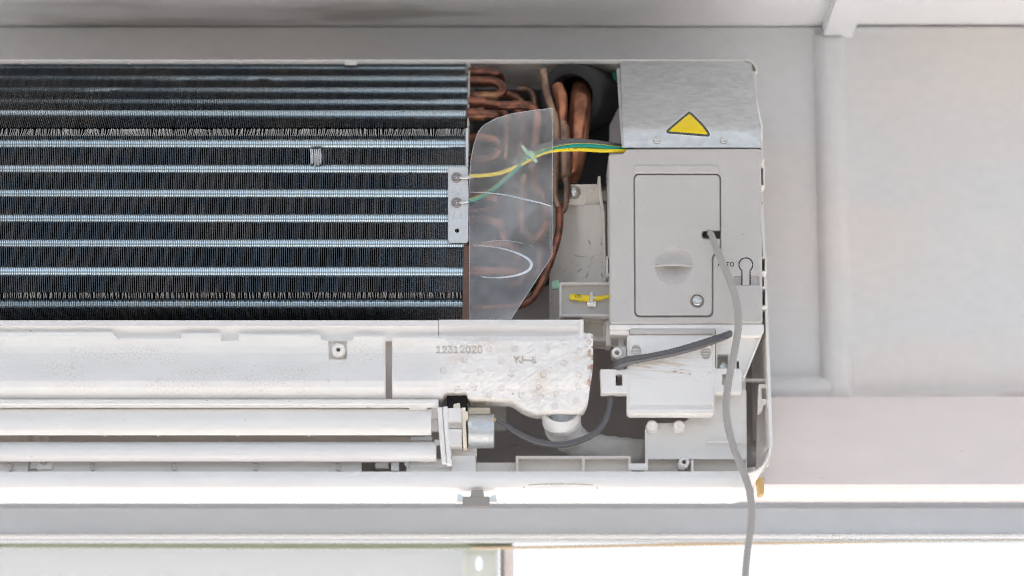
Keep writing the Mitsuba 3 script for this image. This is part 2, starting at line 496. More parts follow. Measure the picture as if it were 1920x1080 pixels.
def cloth_col(p, n, uv):
    a = mikit.fbm(p.x * 60, p.y * 60, p.z * 60, 3)
    w = dr.maximum(0, dr.sin(uv.y * 2 * math.pi / 0.0016) * dr.sin(uv.x * 2 * math.pi * 34))
    return mikit.mix((0.82, 0.80, 0.77), (0.58, 0.52, 0.44), mikit.smoothstep(0.45, 0.8, a) * 0.5) * (1 - 0.25 * w)


plastic('hose_wrap', mikit.proc(cloth_col), 0.7, 0.3, bump=(0.0005, cloth, 0.0002))


def wall_col(p, n, uv):
    a = mikit.fbm(p.x * 5, p.y * 5, p.z * 7, 4)
    c = mikit.mix((0.665, 0.67, 0.68), (0.71, 0.675, 0.655), mikit.smoothstep(0.40, 0.66, a)) * (0.97 + 0.06 * mikit.fbm(p.x * 160, 2, p.z * 160, 2))
    s = mikit.smoothstep(0.93, 0.98, mikit.noise(p.x * 85, 3.4, p.z * 95)) * mikit.smoothstep(0.5, 0.7, mikit.noise(p.x * 9, 1, p.z * 11)) * 0.5
    # grime caught along the ledge where the panels meet the sill board
    g = mikit.smoothstep(0.010, 0.0, dr.abs(p.z - Z_LEDGE) + 0.012 * (mikit.fbm(p.x * 30, 3, p.z * 110, 4) - 0.42)) * mikit.smoothstep(0.3, 0.62, mikit.fbm(p.x * 26, 9, p.z * 60, 3)) * 0.55
    return mikit.mix(mikit.mix(c, (0.40, 0.36, 0.32), s), (0.47, 0.38, 0.31), g)


Z_CEIL = Z(42, 0.2)
Z_LEDGE = Z(745, 0.195)


def ceil_col(p, n, uv):
    a = mikit.fbm(p.x * 4, p.y * 4, 2, 3)
    c = mikit.mix((0.70, 0.715, 0.74), (0.73, 0.725, 0.72), a)
    # mould growing out of the joint with the wall, in ragged patches on the left
    m = mikit.fbm(p.x * 9, p.y * 34, 5, 5)
    near = mikit.smoothstep(0.135, 0.2, p.y + 0.10 * (m - 0.5))
    left = mikit.smoothstep(-0.02, -0.16, p.x + 0.3 * (mikit.noise(p.x * 9, 1, 1) - 0.5))
    return mikit.mix(c, (0.21, 0.205, 0.16), near * left * mikit.smoothstep(0.30, 0.66, m) * 0.5)


plastic('bounce_slab_pale', (0.78, 0.745, 0.715), 0.8, 0.2)
plastic('sill_paint', speckled((0.80, 0.73, 0.71), (0.45, 0.38, 0.33), 0.35, 70, 0.08), 0.5)
plastic('wall_paint', mikit.proc(wall_col), 0.55, 0.4)
plastic('ceiling_paint', mikit.proc(ceil_col), 0.7, 0.3)
plastic('rail_alu', speckled((0.47, 0.515, 0.56), (0.2, 0.2, 0.2), 0.6, 90, 0.05), 0.35)
plastic('rail_edge', (0.78, 0.79, 0.79), 0.5)
mat('glass_edge', {'type': 'principled', 'base_color': rgb(0.28, 0.31, 0.22), 'roughness': 0.15, 'specular': 0.7})
scene['milky_panel'] = {'type': 'principledthin', 'base_color': rgb(0.86, 0.85, 0.83), 'roughness': 0.4, 'diff_trans': 0.9, 'spec_trans': 0.0}

# ---------------------------------------------------------------- the setting: wall, ceiling, window head
YW = 0.205
XL, XR = -1.6, 1.6


def world_box(x0, x1, y0, y1, z0, z1):
    m = trimesh.creation.box(extents=[x1 - x0, y1 - y0, z1 - z0])
    m.apply_translation([(x0 + x1) / 2, (y0 + y1) / 2, (z0 + z1) / 2])
    return m


xm0, xm1 = X(1536, YW - 0.012, 380), X(1596, YW - 0.012, 380)
z_sill = Z(742, YW - 0.012)
add('wall', world_box(XL, XR, YW + 0.012, YW + 0.10, z_sill - 0.01, Z_CEIL + 0.3), 'wall_paint', kind='structure')


def softbox(x0, x1, z0, z1, yf, yb, b):
    m = extrude(np.array([(x0, z0), (x1, z0), (x1, z1), (x0, z1)]), [], yb - yf, b, 5)
    m.vertices[:, 1] += yf
    return m


add('wall__panel', softbox(XL, xm0 + 0.012, Z(702, YW) - 0.012, Z_CEIL - 0.0015, YW + 0.004, YW + 0.02, 0.0), 'wall_paint')
add('wall__mullion', softbox(xm0, xm1, z_sill - 0.004, Z_CEIL - 0.009, YW - 0.008, YW + 0.02, 0.011), 'wall_paint')
add('wall__bottom_rail', softbox(XL, xm0 + 0.014, z_sill - 0.004, Z(702, YW - 0.009), YW - 0.0075, YW + 0.02, 0.010), 'wall_paint')
add('wall__panel', softbox(xm1 - 0.012, XR, z_sill - 0.004, Z_CEIL - 0.0015, YW - 0.001, YW + 0.02, 0.003), 'wall_paint')
# sloping sill board under the panels, its lower edge rolled under
add('wall__sill_board', xprof([(744, YW - 0.012), (748, YW - 0.016), (800, YW - 0.030), (880, YW - 0.045), (908, YW - 0.050), (919, YW - 0.046), (926, YW - 0.036), (942, YW + 0.021), (744, YW + 0.021)], 960 - 3600, 960 + 3600), 'sill_paint', smooth=40)
add('ceiling', world_box(XL, XR, -0.30, YW + 0.10, Z_CEIL, Z_CEIL + 0.05), 'ceiling_paint', kind='structure')
zb = Z(62, YW - 0.012)
add('ceiling__beam', world_box(X(1546, YW - 0.012, 40), X(1600, YW - 0.012, 40), -0.30, YW + 0.015, zb, Z_CEIL + 0.01), 'ceiling_paint')

add('added_bounce_slab', world_box(-3.2, 3.2, -2.6, 2.4, -0.1, 0.0), 'bounce_slab_pale', kind='structure')  # unseen pale slab, added to throw sunlight up from below

YR = 0.226
add('window_rail', xprof([(941, YR + 0.001), (952, YR + 0.001), (953, YR - 0.002), (1002, YR - 0.002), (1002, YR + 0.05), (941, YR + 0.05)], 960 - 3600, 960 + 3600, YR), 'rail_alu',
    'long blue-grey aluminium rail running under the air conditioner and the sill', 'window rail')
add('window_rail__bright_lip', xprof([(1002.3, YR - 0.004), (1004, YR - 0.005), (1008, YR - 0.005), (1010, YR - 0.003), (1010, YR + 0.03), (1002.3, YR + 0.03)], 960 - 3600, 960 + 3600, YR), 'rail_edge')
add('window_rail__groove_strip', xprof([(1010.2, YR - 0.001), (1012.5, YR - 0.001), (1012.5, YR + 0.03), (1010.2, YR + 0.03)], 960 - 3600, 960 + 3600, YR), 'rail_alu')
add('window_rail__bright_lip', xprof([(1012.8, YR - 0.001), (1018, YR - 0.001), (1018, YR + 0.03), (1012.8, YR + 0.03)], 960 - 3600, 960 + 3600, YR), 'rail_edge')
add('glass_pane', prism([(-1500, 1018.5), (960, 1018.5), (960, 1028), (600, 1028.5), (-40, 1026), (-1500, 1022)], YR + 0.004, 0.006, 0.0008), 'glass_edge',
    'thin greenish edge of a glass pane under the left half of the rail', 'glass pane')
add('wood_strip', prism([(880, 1026), (1260, 1018.3), (1500, 1016), (3000, 1006), (3000, 1013), (1920, 1013), (1500, 1018.5), (1240, 1023), (1060, 1026.5), (900, 1028)], YR - 0.002, 0.008, 0.0006), 'wood_strip',
    'thin tan wooden strip under the right half of the rail', 'wooden strip')
_q = P([-1500, 866, 866, -1500], [1400, 1400, 1020, 1020], YR + 0.045)
add('milky_panel_sheet', trimesh.Trimesh(_q, [[0, 1, 2], [0, 2, 3]], process=False), 'milky_panel',
    'pale milky translucent panel below the left half of the rail', 'panel', smooth=False)
up = prism(rect(866, 1016, 934, 1400), YR + 0.030, 0.002, 0.0006, holes=[circ(898, 1057, 7, 18, 14), circ(898, 1130, 7, 18, 14), circ(898, 1200, 7, 18, 14)])
up2 = join(prism(rect(866, 1016, 872, 1400), YR + 0.022, 0.009, 0.0006), prism(rect(928, 1016, 934, 1400), YR + 0.022, 0.009, 0.0006))
add('slotted_upright', join(up, up2), 'pale_metal', 'galvanised metal upright with oval slots below the rail', 'slotted upright')
add('brown_board', prism(rect(938, 1016, 946, 1400), YR + 0.030, 0.012, 0.0006), 'brown_board', 'narrow brown board edge beside the slotted upright', 'board')
add('pale_board', prism(rect(946.8, 1016, 963, 1400), YR + 0.032, 0.012, 0.0006), 'sill_paint', 'narrow pale board beside the brown board edge', 'board')
add('wood_chip', prism([(1421, 897), (1432, 893), (1433, 925), (1424, 927)], 0.10, 0.02, 0.001), 'wood_chip', 'small yellow-brown wooden wedge behind the lower right corner of the unit', 'wooden wedge')

# ---------------------------------------------------------------- the air conditioner
AC = 'air_conditioner'
labels[AC] = {'label': 'opened white wall air conditioner with its front removed, coil, pipes and control box showing', 'category': 'air conditioner'}
YB = 0.148                                                 # back of the unit
Y_TOP = 0.090                                              # front edge of its top
zt = Z(116, Y_TOP)
XS = X(1443, -0.004, 800)                                  # inner side of the right end panel


def part(name, mesh, m, label=None, **kw):
    if isinstance(mesh, tuple):
        mesh, kw['uv'] = mesh
        kw['smooth'] = True
    return add(f'{AC}__{name}', mesh, m, label, **kw)


# chassis
part('back_plate', world_box(X(-200, YB), XS, YB, YB + 0.004, Z(925, YB), zt), 'dark_chassis')
top = side_plate([(Y_TOP - 0.0005, zt + 0.0005), (Y_TOP + 0.0008, zt - 0.0012), (Y_TOP + 0.004, zt - 0.0012), (Y_TOP + 0.0045, zt - 0.0005), (YB + 0.004, zt - 0.0005), (YB + 0.004, zt + 0.0024), (Y_TOP + 0.001, zt + 0.0024), (Y_TOP - 0.0003, zt + 0.0018)], X(-200, Y_TOP, 116), X(1400, Y_TOP, 116))
part('top_panel', top, 'white_plastic')
for px in (42, 242, 450, 877):
    part('clip_stud', lathe(px, 118, Y_TOP - 0.0004, [(0, -0.001), (2.2, -0.0008), (3, 0), (3, 0.002)], 12), 'white_plastic')
part('top_tab', bx(646, 113, 669, 122, Y_TOP - 0.001, 0.006, 0.0005), 'white_plastic')
# right end panel: its front edge comes forward towards the bottom
zb_ = Z(888, 0.0)
side = []
for py, y in ((134, Y_TOP + 0.03), (134, 0.085), (240, 0.062), (420, 0.033), (600, 0.014), (760, 0.002), (838, -0.002)):
    side.append((y, Z(py, y)))
side += [(YB + 0.004, Z(838, YB)), (YB + 0.004, Z(120, Y_TOP + 0.02))]
part('end_panel', side_plate(side, XS, XS + 0.0022), 'white_plastic', smooth=50)
# rounded lower right and upper right corners
arc = lambda cx, cy, rx, ry, a0, a1: [(cx + rx * math.cos(t), cy + ry * math.sin(t)) for t in np.linspace(math.radians(a0), math.radians(a1), 14)]
part('end_panel__corner', prism(arc(1396, 838, 50.5, 52, 0, 90) + arc(1396, 838, 46, 48, 90, 0), -0.002, 0.14, 0.0008), 'white_plastic', smooth=40)
part('end_panel__corner', prism(arc(1398, 134, 22.5, 24, 0, -90) + arc(1398, 134, 18.5, 20, -90, 0), Y_TOP - 0.004, 0.05, 0.0008), 'white_plastic', smooth=40)

# ------- coil
EV = f'{AC}__coil'
A0, A1 = np.array(P(960, 239, 0.026)[1:]), np.array(P(960, 121, 0.092)[1:])          # upper bank, (y, z)
B0, B1 = np.array(P(960, 548, 0.022)[1:]), np.array(P(960, 241, 0.022)[1:])          # front bank
C0, C1 = np.array(P(960, 640, 0.050)[1:]), np.array(P(960, 549, 0.024)[1:])          # lower bank
XF1 = X(872, 0.022, 400)
XF0 = X(-70, 0.05, 400)
PITCH_F = 3.52 * PX
FINS = np.arange(XF1 - 0.0004, XF0, -PITCH_F)


def fin_bank(e0, e1, deep, crush, nseg, name, bare=0.0):
    d = e1 - e0
    L = np.linalg.norm(d)
    d = d / L
    back = np.array([d[1], -d[0]])                        # into the coil
    if back[0] < 0:
        back = -back
    s = np.linspace(0, L, nseg + 1)
    th = 0.00017
    V, F, FB = [], [], []
    n1 = nseg + 1
    tip = s[:-1] >= L - bare - 1e-9 if bare else np.zeros(nseg, bool)
    for i, x in enumerate(FINS):
        dx, push = crush(i, x, s, L)
        f = e0 + s[:, None] * d + push[:, None] * back
        b = e0 + s[:, None] * d + deep * back
        xf = x + dx
        xm = x + dx * 0.15
        mid = f + 0.0035 * back
        quads = [np.stack([xf - th, f[:, 0], f[:, 1]], 1), np.stack([xf + th, f[:, 0], f[:, 1]], 1),
                 np.stack([xm + th, mid[:, 0], mid[:, 1]], 1), np.stack([np.full(n1, x + th), b[:, 0], b[:, 1]], 1),
                 np.stack([np.full(n1, x - th), b[:, 0], b[:, 1]], 1), np.stack([xm - th, mid[:, 0], mid[:, 1]], 1)]
        at = i * 6 * n1
        V += quads
        k = np.arange(nseg)
        for a, c in ((0, 1), (1, 2), (2, 3), (4, 5), (5, 0)):
            p, q = at + a * n1 + k, at + c * n1 + k
            w = tip if (a, c) in ((0, 1), (1, 2), (5, 0)) else np.zeros(nseg, bool)
            for dst, sel in ((F, ~w), (FB, w)):
                dst += [np.stack([p, q, q + 1], 1)[sel], np.stack([p, q + 1, p + 1], 1)[sel]]
    if bare:
        mb = trimesh.Trimesh(np.vstack(V), np.vstack(FB), process=False)
        mb.remove_unreferenced_vertices()
        add(f'{EV}__crushed_fin_tips', mb, 'bare_fin', kind='stuff', smooth=False)
    m = trimesh.Trimesh(np.vstack(V), np.vstack(F), process=False)
    m.remove_unreferenced_vertices()
    add(f'{EV}__{name}', m, 'fin_metal', kind='stuff', smooth=False)


nz = lambda x, z, f, g, s: meshkit.noise(np.stack(np.broadcast_arrays(x * f, z * g, np.float64(s)), -1), s)
JIT = rng.normal(0, 0.035, len(FINS)) * PITCH_F


def crush_b(i, x, s, L):
    u = L - s                                              # distance from the top edge
    zz = s
    dx = JIT[i] + 0.05 * PITCH_F * (nz(x, zz, 500, 120, 3) - 0.5)
    top = np.clip(1 - u / 0.0055, 0, 1)
    g = (meshkit.noise(np.array([x * 110, 0.3, 2.0]), 5) - 0.5) * 2
    dx = dx + np.sqrt(top) * (g * 2.2 + rng.normal(0, 0.45)) * PITCH_F
    push = 0.0012 * top**2 * rng.uniform(0.0, 1.6) + 0 * s
    for cx, cw, cu, ch, amp in ((X(590, 0.022), 0.0042, 0.0215, 0.0062, 1.5), (X(628, 0.022), 0.006, 0.020, 0.005, -0.5), (X(765, 0.022), 0.0035, 0.041, 0.005, 0.7), (X(630, 0.022), 0.006, 0.0018, 0.004, 1.3)):
        w = math.exp(-((x - cx) / cw) ** 2) * np.exp(-((u - cu) / ch) ** 2)
        dx = dx + amp * w * PITCH_F
        push = push + 0.0012 * w
    return dx, push


def crush_a(i, x, s, L):
    dx = JIT[i] + 0.06 * PITCH_F * (nz(x, s, 500, 120, 8) - 0.5)
    sc = np.exp(-((s - (0.062 + 0.014 * math.sin(x * 21))) / 0.0022) ** 2) * max(0, meshkit.noise(np.array([x * 60, 1.0, 4.0]), 2) - 0.35) * 2.6
    dx = dx + sc * PITCH_F * (0.5 + rng.uniform(0, 0.5))
    low = np.clip(1 - s / 0.004, 0, 1)
    return dx + low * rng.normal(0, 0.1) * PITCH_F, 0.0008 * sc


def crush_c(i, x, s, L):
    u = L - s
    top = np.clip(1 - u / 0.006, 0, 1)
    g = (meshkit.noise(np.array([x * 130, 0.7, 6.0]), 9) - 0.5) * 2
    dx = JIT[i] + np.sqrt(top) * (0.9 * g + rng.normal(0, 0.6)) * PITCH_F
    return dx, 0.0008 * top * rng.uniform(0, 2) + 0 * s


fin_bank(A0, A1, 0.024, crush_a, 26, 'upper_fins')
fin_bank(B0, B1, 0.024, crush_b, 44, 'front_fins', 0.0060)
fin_bank(C0, C1, 0.022, crush_c, 18, 'lower_fins', 0.0050)


# a few fins folded flat where something struck the coil
for j in range(6):
    x0 = 581 + 3.5 * j + rng.uniform(-0.8, 0.8)
    yy = 0.0212 - 0.0006 * math.sin(j)
    add(f'{EV}__bent_fin', prism([(x0, 279 + rng.uniform(-2, 2)), (x0 + 2.2, 280), (x0 + 3.6, 292), (x0 + 3.2, 306 + rng.uniform(-4, 5)), (x0 + 1.6, 312 + rng.uniform(-5, 4)), (x0 + 1.2, 294)], yy, 0.0004, 0.0, tilt=float(rng.uniform(-0.2, 0.2))), 'bare_fin')


def tube_row(edge0, edge1, py, rpx, inset_m):
    """A tube with its fin collars, inset_m behind the fins' front edges at this pixel height."""
    d = (edge1 - edge0) / np.linalg.norm(edge1 - edge0)
    back = np.array([d[1], -d[0]])
    back = -back if back[0] < 0 else back
    best = min(np.linspace(0, 1, 600), key=lambda t: abs(Z(py, (edge0 + t * (edge1 - edge0))[0]) - (edge0 + t * (edge1 - edge0))[1]))
    c = edge0 + best * (edge1 - edge0) + (inset_m + rpx * PX) * back
    # shift so that the tube's front, seen past the fin edges, stays at the pixel height
    for _ in range(3):
        front = c + rpx * PX * np.array([-math.cos(PITCH), -math.sin(PITCH)])
        c = c + d * (Z(py, front[0]) - front[1]) / max(d[1], 0.5)
    path = np.stack([np.linspace(XF0, XF1 + 0.0006, 2), np.full(2, c[0]), np.full(2, c[1])], 1)
    add(f'{EV}__tube', sweep(path, rpx * PX, 20)[0], 'collar_metal', smooth=40)


for py in (128, 150, 172, 194):
    tube_row(A0, A1, py, 10, 0.0022)
tube_row(A0, A1, 217, 12, 0.0006)
for py in (270, 317, 363, 410, 457):
    tube_row(B0, B1, py, 10.5, 0.0012)
tube_row(B0, B1, 510, 12, 0.0006)
tube_row(C0, C1, 569, 10, 0.001)


def end_plate(e0, e1, deep, fwd, x0, x1, m, name='end_plate'):
    d = (e1 - e0) / np.linalg.norm(e1 - e0)
    back = np.array([d[1], -d[0]])
    back = -back if back[0] < 0 else back
    a, b = e0 - fwd * back, e1 - fwd * back
    add(f'{EV}__{name}', side_plate([a, b, e1 + deep * back, e0 + deep * back], x0, x1), m)


end_plate(A0 + 0.004 * (A1 - A0), A1, 0.03, 0.0010, XF1 + 0.0012, XF1 + 0.0026, 'alu_plate')
end_plate(B0, B1 - 0.02 * (B1 - B0), 0.03, 0.0006, XF1 + 0.0006, XF1 + 0.0022, 'rusty_plate')
end_plate(C0, C1, 0.03, 0.0004, XF1 + 0.0004, XF1 + 0.0026, 'rusty_plate')
# bent flanges of the end plates
add(f'{EV}__end_plate_flange', prism([(873, 122), (882, 122), (881, 205), (874, 232), (871, 232)], 0.092, 0.0012, 0.0003, tilt=0.62, zr=Z(122, 0.092)), 'alu_plate')
add(f'{EV}__end_plate_flange', prism([(869, 460), (880, 460), (880, 600), (867, 600)], 0.019, 0.0012, 0.0003), 'rusty_plate', 'rust-brown flange beside the lower fins')
add(f'{EV}__end_plate_flange', prism([(873, 240), (878, 240), (878, 314), (873, 314)], 0.0195, 0.0012, 0.0003), 'alu_plate')
# earthing bracket on the coil
BR = part('earth_bracket', prism(rounded(rect(840, 313, 878, 455), 5), 0.012, 0.0016, 0.0004, holes=[circ(857, 432, 4.2, 16)]), 'alu_plate', 'pale metal bracket with two screws and an empty hole')
for py, a in ((333, 0.5), (380, 0.2)):
    add(f'{BR}__screw', screw_mesh(856, py, 0.0118, 9.5, a), 'old_screw')
    add(f'{BR}__ring', lathe(856, py, 0.0116, [(9.7, 0.0001), (10.5, -0.0002), (12, -0.0002), (13, 0.0005)], 24), 'alu_plate')
for py in (358, 405):
    add(f'{BR}__stamped_mark', lathe(857, py, 0.0119, [(0, 0.0), (6, 0.0), (6.6, -0.00025), (7.8, -0.00025), (8.4, 0.0002)], 24), 'alu_plate')
add(f'{BR}__stamped_mark', text_on('=', 853, 409, 7, 0.0118, 0.0002), 'alu_plate')

# ------- copper work
def cu(pts, r, mt='copper_dark', name='copper_pipe', label=None, **kw):
    return part(name, pipe(pts, r, **kw), mt, label)


# bends at the upper bank
cu([(879, 136, 0.088), (905, 136, 0.085), (925, 138, 0.085), (937, 143, 0.092), (940, 149, 0.104)], [10.5, 10.5, 9, 8.5, 8], name='return_bend')
cu([(878, 154, 0.080), (905, 153, 0.077), (928, 154, 0.075), (941, 162, 0.072), (943, 171, 0.070), (934, 178, 0.068), (912, 180, 0.068), (880, 180, 0.072)], [11, 11, 9.5, 9, 9, 9, 9.5, 10.5], name='return_bend')
cu([(878, 193, 0.052), (911, 193, 0.052)], 12.5, name='pipe_socket')
cu([(905, 194, 0.052), (940, 198, 0.050), (980, 197, 0.050), (1000, 203, 0.050), (1008, 222, 0.050), (1004, 260, 0.050), (1000, 310, 0.050), (1003, 345, 0.052), (1016, 366, 0.054), (1022, 392, 0.055), (1023, 420, 0.055), (1014, 440, 0.055), (1000, 447, 0.055), (984, 438, 0.055), (977, 418, 0.055), (980, 350, 0.055), (985, 330, 0.055)], 9, 'copper_dark', m=7)
cu([(874, 215, 0.038), (908, 214, 0.038)], 13, name='pipe_socket')
cu([(906, 214, 0.038), (925, 216, 0.040), (936, 223, 0.052)], [9, 9.5, 6], name='return_bend')
cu([(930, 176, 0.10), (955, 178, 0.10), (975, 190, 0.10), (980, 215, 0.10), (985, 290, 0.10)], 9, 'copper_dark')
cu([(970, 166, 0.115), (990, 168, 0.115), (1000, 180, 0.115), (1003, 210, 0.115), (1003, 300, 0.115)], 8, 'copper_dull')
cu([(930, 205, 0.08), (945, 212, 0.08), (950, 235, 0.08), (948, 300, 0.08)], 8, 'copper_dark')
cu([(965, 205, 0.09), (976, 215, 0.09), (980, 240, 0.09), (972, 300, 0.09)], 8, 'copper_dark')
# bends seen through the film
cu([(876, 258, 0.045), (905, 258, 0.040), (927, 263, 0.040), (935, 278, 0.042), (925, 292, 0.045), (905, 298, 0.046), (876, 300, 0.048)], 9, name='return_bend')
cu([(876, 364, 0.045), (905, 366, 0.040), (925, 372, 0.040), (930, 384, 0.044), (915, 394, 0.046), (876, 398, 0.048)], 9, name='return_bend')
cu([(876, 414, 0.042), (910, 413, 0.038), (935, 420, 0.038), (944, 440, 0.040), (944, 462, 0.046), (950, 490, 0.060)], 9, 'copper_dark', name='return_bend')
cu([(876, 462, 0.042), (920, 458, 0.038), (955, 460, 0.040), (968, 475, 0.046), (965, 500, 0.05)], 8, name='return_bend')
cu([(874, 508, 0.036), (908, 508, 0.034)], [13, 12], name='pipe_socket')
cu([(905, 509, 0.036), (940, 508, 0.038), (975, 512, 0.042), (1000, 520, 0.06)], [10, 9.5, 9, 8], 'copper_dark')
cu([(950, 500, 0.07), (955, 530, 0.07), (975, 530, 0.07), (978, 500, 0.07)], 9, 'copper_dark', name='return_bend')
cu([(1010, 440, 0.075), (1010, 500, 0.075), (1000, 530, 0.075)], 8, 'copper_dark')
# pipes right of the film
cu([(1018, 130, 0.052), (1024, 170, 0.052), (1034, 205, 0.050), (1042, 235, 0.048), (1041, 300, 0.046), (1039, 350, 0.045), (1043, 378, 0.044), (1052, 396, 0.044), (1060, 385, 0.045), (1063, 350, 0.046), (1060, 335, 0.047)], [7.5, 7.5, 7.8, 8, 8, 7.5, 7, 6.5, 6.5, 7, 7], 'copper_dull', m=8)
cu([(1048, 380, 0.046), (1049, 420, 0.044), (1043, 455, 0.042), (1028, 500, 0.042), (1008, 545, 0.042), (990, 566, 0.042), (965, 574, 0.044), (920, 577, 0.048), (876, 578, 0.05)], 7.5, 'copper_dark', m=8)
cu([(1045, 162, 0.066), (1050, 178, 0.062), (1053, 200, 0.058), (1052, 232, 0.056), (1053, 260, 0.056)], [12, 14, 11.5, 10, 10], 'copper_clean', m=8)
cu([(1053, 228, 0.056), (1053, 236, 0.056), (1054, 244, 0.056), (1056, 300, 0.055), (1057, 328, 0.055), (1057, 336, 0.055)], [10.5, 10.5, 14.5, 15, 15, 10.5], 'copper_dull', name='pipe_socket', m=5)
cu([(1049, 388, 0.043), (1052, 402, 0.043)], [8, 3], 'copper_dark', name='pinched_end')
cu([(1092, 150, 0.13), (1090, 172, 0.088), (1087, 205, 0.070), (1082, 270, 0.066), (1075, 310, 0.068), (1066, 335, 0.074)], [18, 20, 21.5, 20.5, 20, 19], 'copper_clean', m=8, n=20, label='thick copper suction pipe entering the black foam sleeve')
# foam sleeve: an open thick-walled tube
c0, c1 = P(1070, 181, 0.078), P(1128, 185, 0.165)
ax = (c1 - c0) / np.linalg.norm(c1 - c0)
ln = np.linalg.norm(c1 - c0)
ro, ri = 63 * PX * 1.03, 41 * PX * 1.03
a_ = np.linspace(0, 2 * math.pi, 41)[:-1]
u_ = np.cross(ax, [0, 0, 1.0]); u_ /= np.linalg.norm(u_)
w_ = np.cross(u_, ax)
prof = [(ri, ln), (ri, 0.002), (ri + 0.0015, 0.0), (ro - 0.003, 0.0), (ro - 0.001, 0.001), (ro, 0.004), (ro * 1.01, ln * 0.5), (ro, ln)]
V = np.vstack([c0 + h * ax + r * (1 + 0.015 * np.sin(3 * a_ + 1))[:, None] * (np.cos(a_)[:, None] * u_ + np.sin(a_)[:, None] * w_) for r, h in prof])
F = []
k = np.arange(40)
for i in range(len(prof) - 1):
    p, q = i * 40 + k, (i + 1) * 40 + k
    F += [np.stack([p, np.roll(p, -1), np.roll(q, -1)], 1), np.stack([p, np.roll(q, -1), q], 1)]
sl = trimesh.Trimesh(V, np.vstack(F), process=False)
part('foam_sleeve', sl, 'insulation_foam', 'thick black foam insulation sleeve around the copper pipes', smooth=50)

# ------- clear film shield
fx = [(1037, 203), (1005, 206), (960, 213), (930, 222), (908, 234), (897, 246), (888, 272), (882, 305), (879, 360), (880, 470), (881, 600), (957, 600), (1035, 480), (1036, 340)]
pol = Polygon(fx)
gx, gy = np.meshgrid(np.linspace(878, 1038, 41), np.linspace(202, 601, 81))
fpts = np.array([q for q in np.stack([gx.ravel(), gy.ravel()], 1) if pol.buffer(-1.5).contains(shapely.Point(q))])
ring = np.array([pol.exterior.interpolate(t, True).coords[0] for t in np.linspace(0, 1, 160, endpoint=False)] + fx)
from scipy.spatial import Delaunay
allp = np.vstack([ring, fpts])
tri = Delaunay(allp).simplices
cen = allp[tri].mean(1)
tri = tri[[pol.buffer(0.05).contains(shapely.Point(c)) for c in cen]]


def film_y(px, py):
    t = (px - 880) / 157
    u = np.clip(385 - np.asarray(py, float), 0, None)       # the upper half leans out towards the viewer
    return -0.42 * PX * (u - 30 * (1 - np.exp(-u / 30))) + 0.013 - 0.020 * np.sin(t * 1.9) + 0.004 * np.sin(py / 70.0) * t + 0.003 * np.sin(py / 33.0 + px / 40.0) * t * (1 - t)


fy = film_y(allp[:, 0], allp[:, 1])
film = trimesh.Trimesh(P(allp[:, 0], allp[:, 1], fy), tri, process=False)
FS = part('film_shield', film, 'clear_film', 'clear curled plastic film over the copper bends', smooth=True)

# pale ridges that paint the bright reflection arcs onto the film
def film_glint(pts, r):
    add(f'{FS}__film_glint', pipe([(a, b, film_y(a, b) - 0.0001) for a, b in pts], r, m=10, n=10)[0], 'film_glint_and_edge', smooth=True)


film_glint([(881, 360), (915, 361.5), (950, 366), (985, 374), (1012, 380), (1034, 387)], [0.4, 0.8, 1.1, 1.3, 1.3, 1.0])
film_glint([(884, 459), (905, 461), (940, 465.5), (968, 474), (988, 484), (996.5, 495), (990, 507), (968, 516), (935, 520.5), (902, 519)], [0.2, 0.4, 1.0, 1.6, 2.3, 3.0, 2.6, 1.9, 1.3, 0.5])
film_glint([(903, 455), (935, 451), (965, 453), (1000, 462)], [0.15, 0.3, 0.3, 0.15])

for run in (fx[:11], fx[11:] + fx[:1]):
    e_ = LineString(run)
    ep = np.array([e_.interpolate(t, True).coords[0] for t in np.linspace(0, 1, 90)])
    add(f'{FS}__cut_edge', sweep(P(ep[:, 0], ep[:, 1], film_y(ep[:, 0], ep[:, 1])), 0.42 * PX, 8)[0], 'film_glint_and_edge', smooth=True)

# ------- earth wires, cable tie
W1 = [(882, 330, 0.009), (905, 329, 0.004), (935, 325, -0.001), (965, 314, -0.004), (990, 301, -0.006), (1015, 288, -0.008), (1040, 282, -0.006), (1080, 280, -0.002), (1120, 282, 0.002), (1165, 283, 0.006), (1185, 281, 0.012)]
W2 = [(872, 378, 0.009), (890, 374, 0.005), (915, 362, 0.0), (940, 343, -0.004), (965, 320, -0.006), (988, 297, -0.009), (1010, 287, -0.010), (1035, 280, -0.008), (1075, 273, -0.004), (1110, 273, 0.0), (1150, 277, 0.004), (1185, 279, 0.012)]
film_off = lambda W: [(a, b, c + (film_y(min(max(a, 880), 1037), b) + 0.0035 - c) * min(1.0, max(0.0, 1 - (a - 1045) / 90))) for a, b, c in W]
W1b, W2b = film_off(W1), film_off(W2)
W2b = [(a, b, c + 0.0) for a, b, c in W2b]
part('earth_wire', pipe(W1b, 3.7, m=8, n=16), 'earth_wire_yellow', 'yellow wire with a thin green stripe, lower of the two')
part('earth_wire', pipe(W2b, 4.1, m=8, n=16), 'earth_wire_green', 'green wire with a yellow stripe, upper of the two')
part('wire_lug', pipe([(862, 333, 0.0105), (872, 333, 0.0095), (886, 331, 0.011)], [2.5, 3, 4.6], m=4), 'bright_metal')
part('wire_lug', pipe([(862, 380, 0.0105), (872, 379, 0.0095), (878, 377, 0.009)], [2.5, 3, 3], m=4), 'bright_metal')
ty = film_y(993, 290)
TI = part('cable_tie', prism([(987, 287), (996, 281), (1004, 291), (996, 298), (988, 296)], ty - 0.0012 + 0.002, 0.004, 0.0006), 'tie_green', 'pale green cable tie round the earth wires')
add(f'{TI}__tail', pipe([(979, 273, ty + 0.002), (990, 287, ty + 0.002), (1007, 304, ty + 0.002)], 3.2, m=4, flat=0.5)[0], 'tie_green', smooth=True)
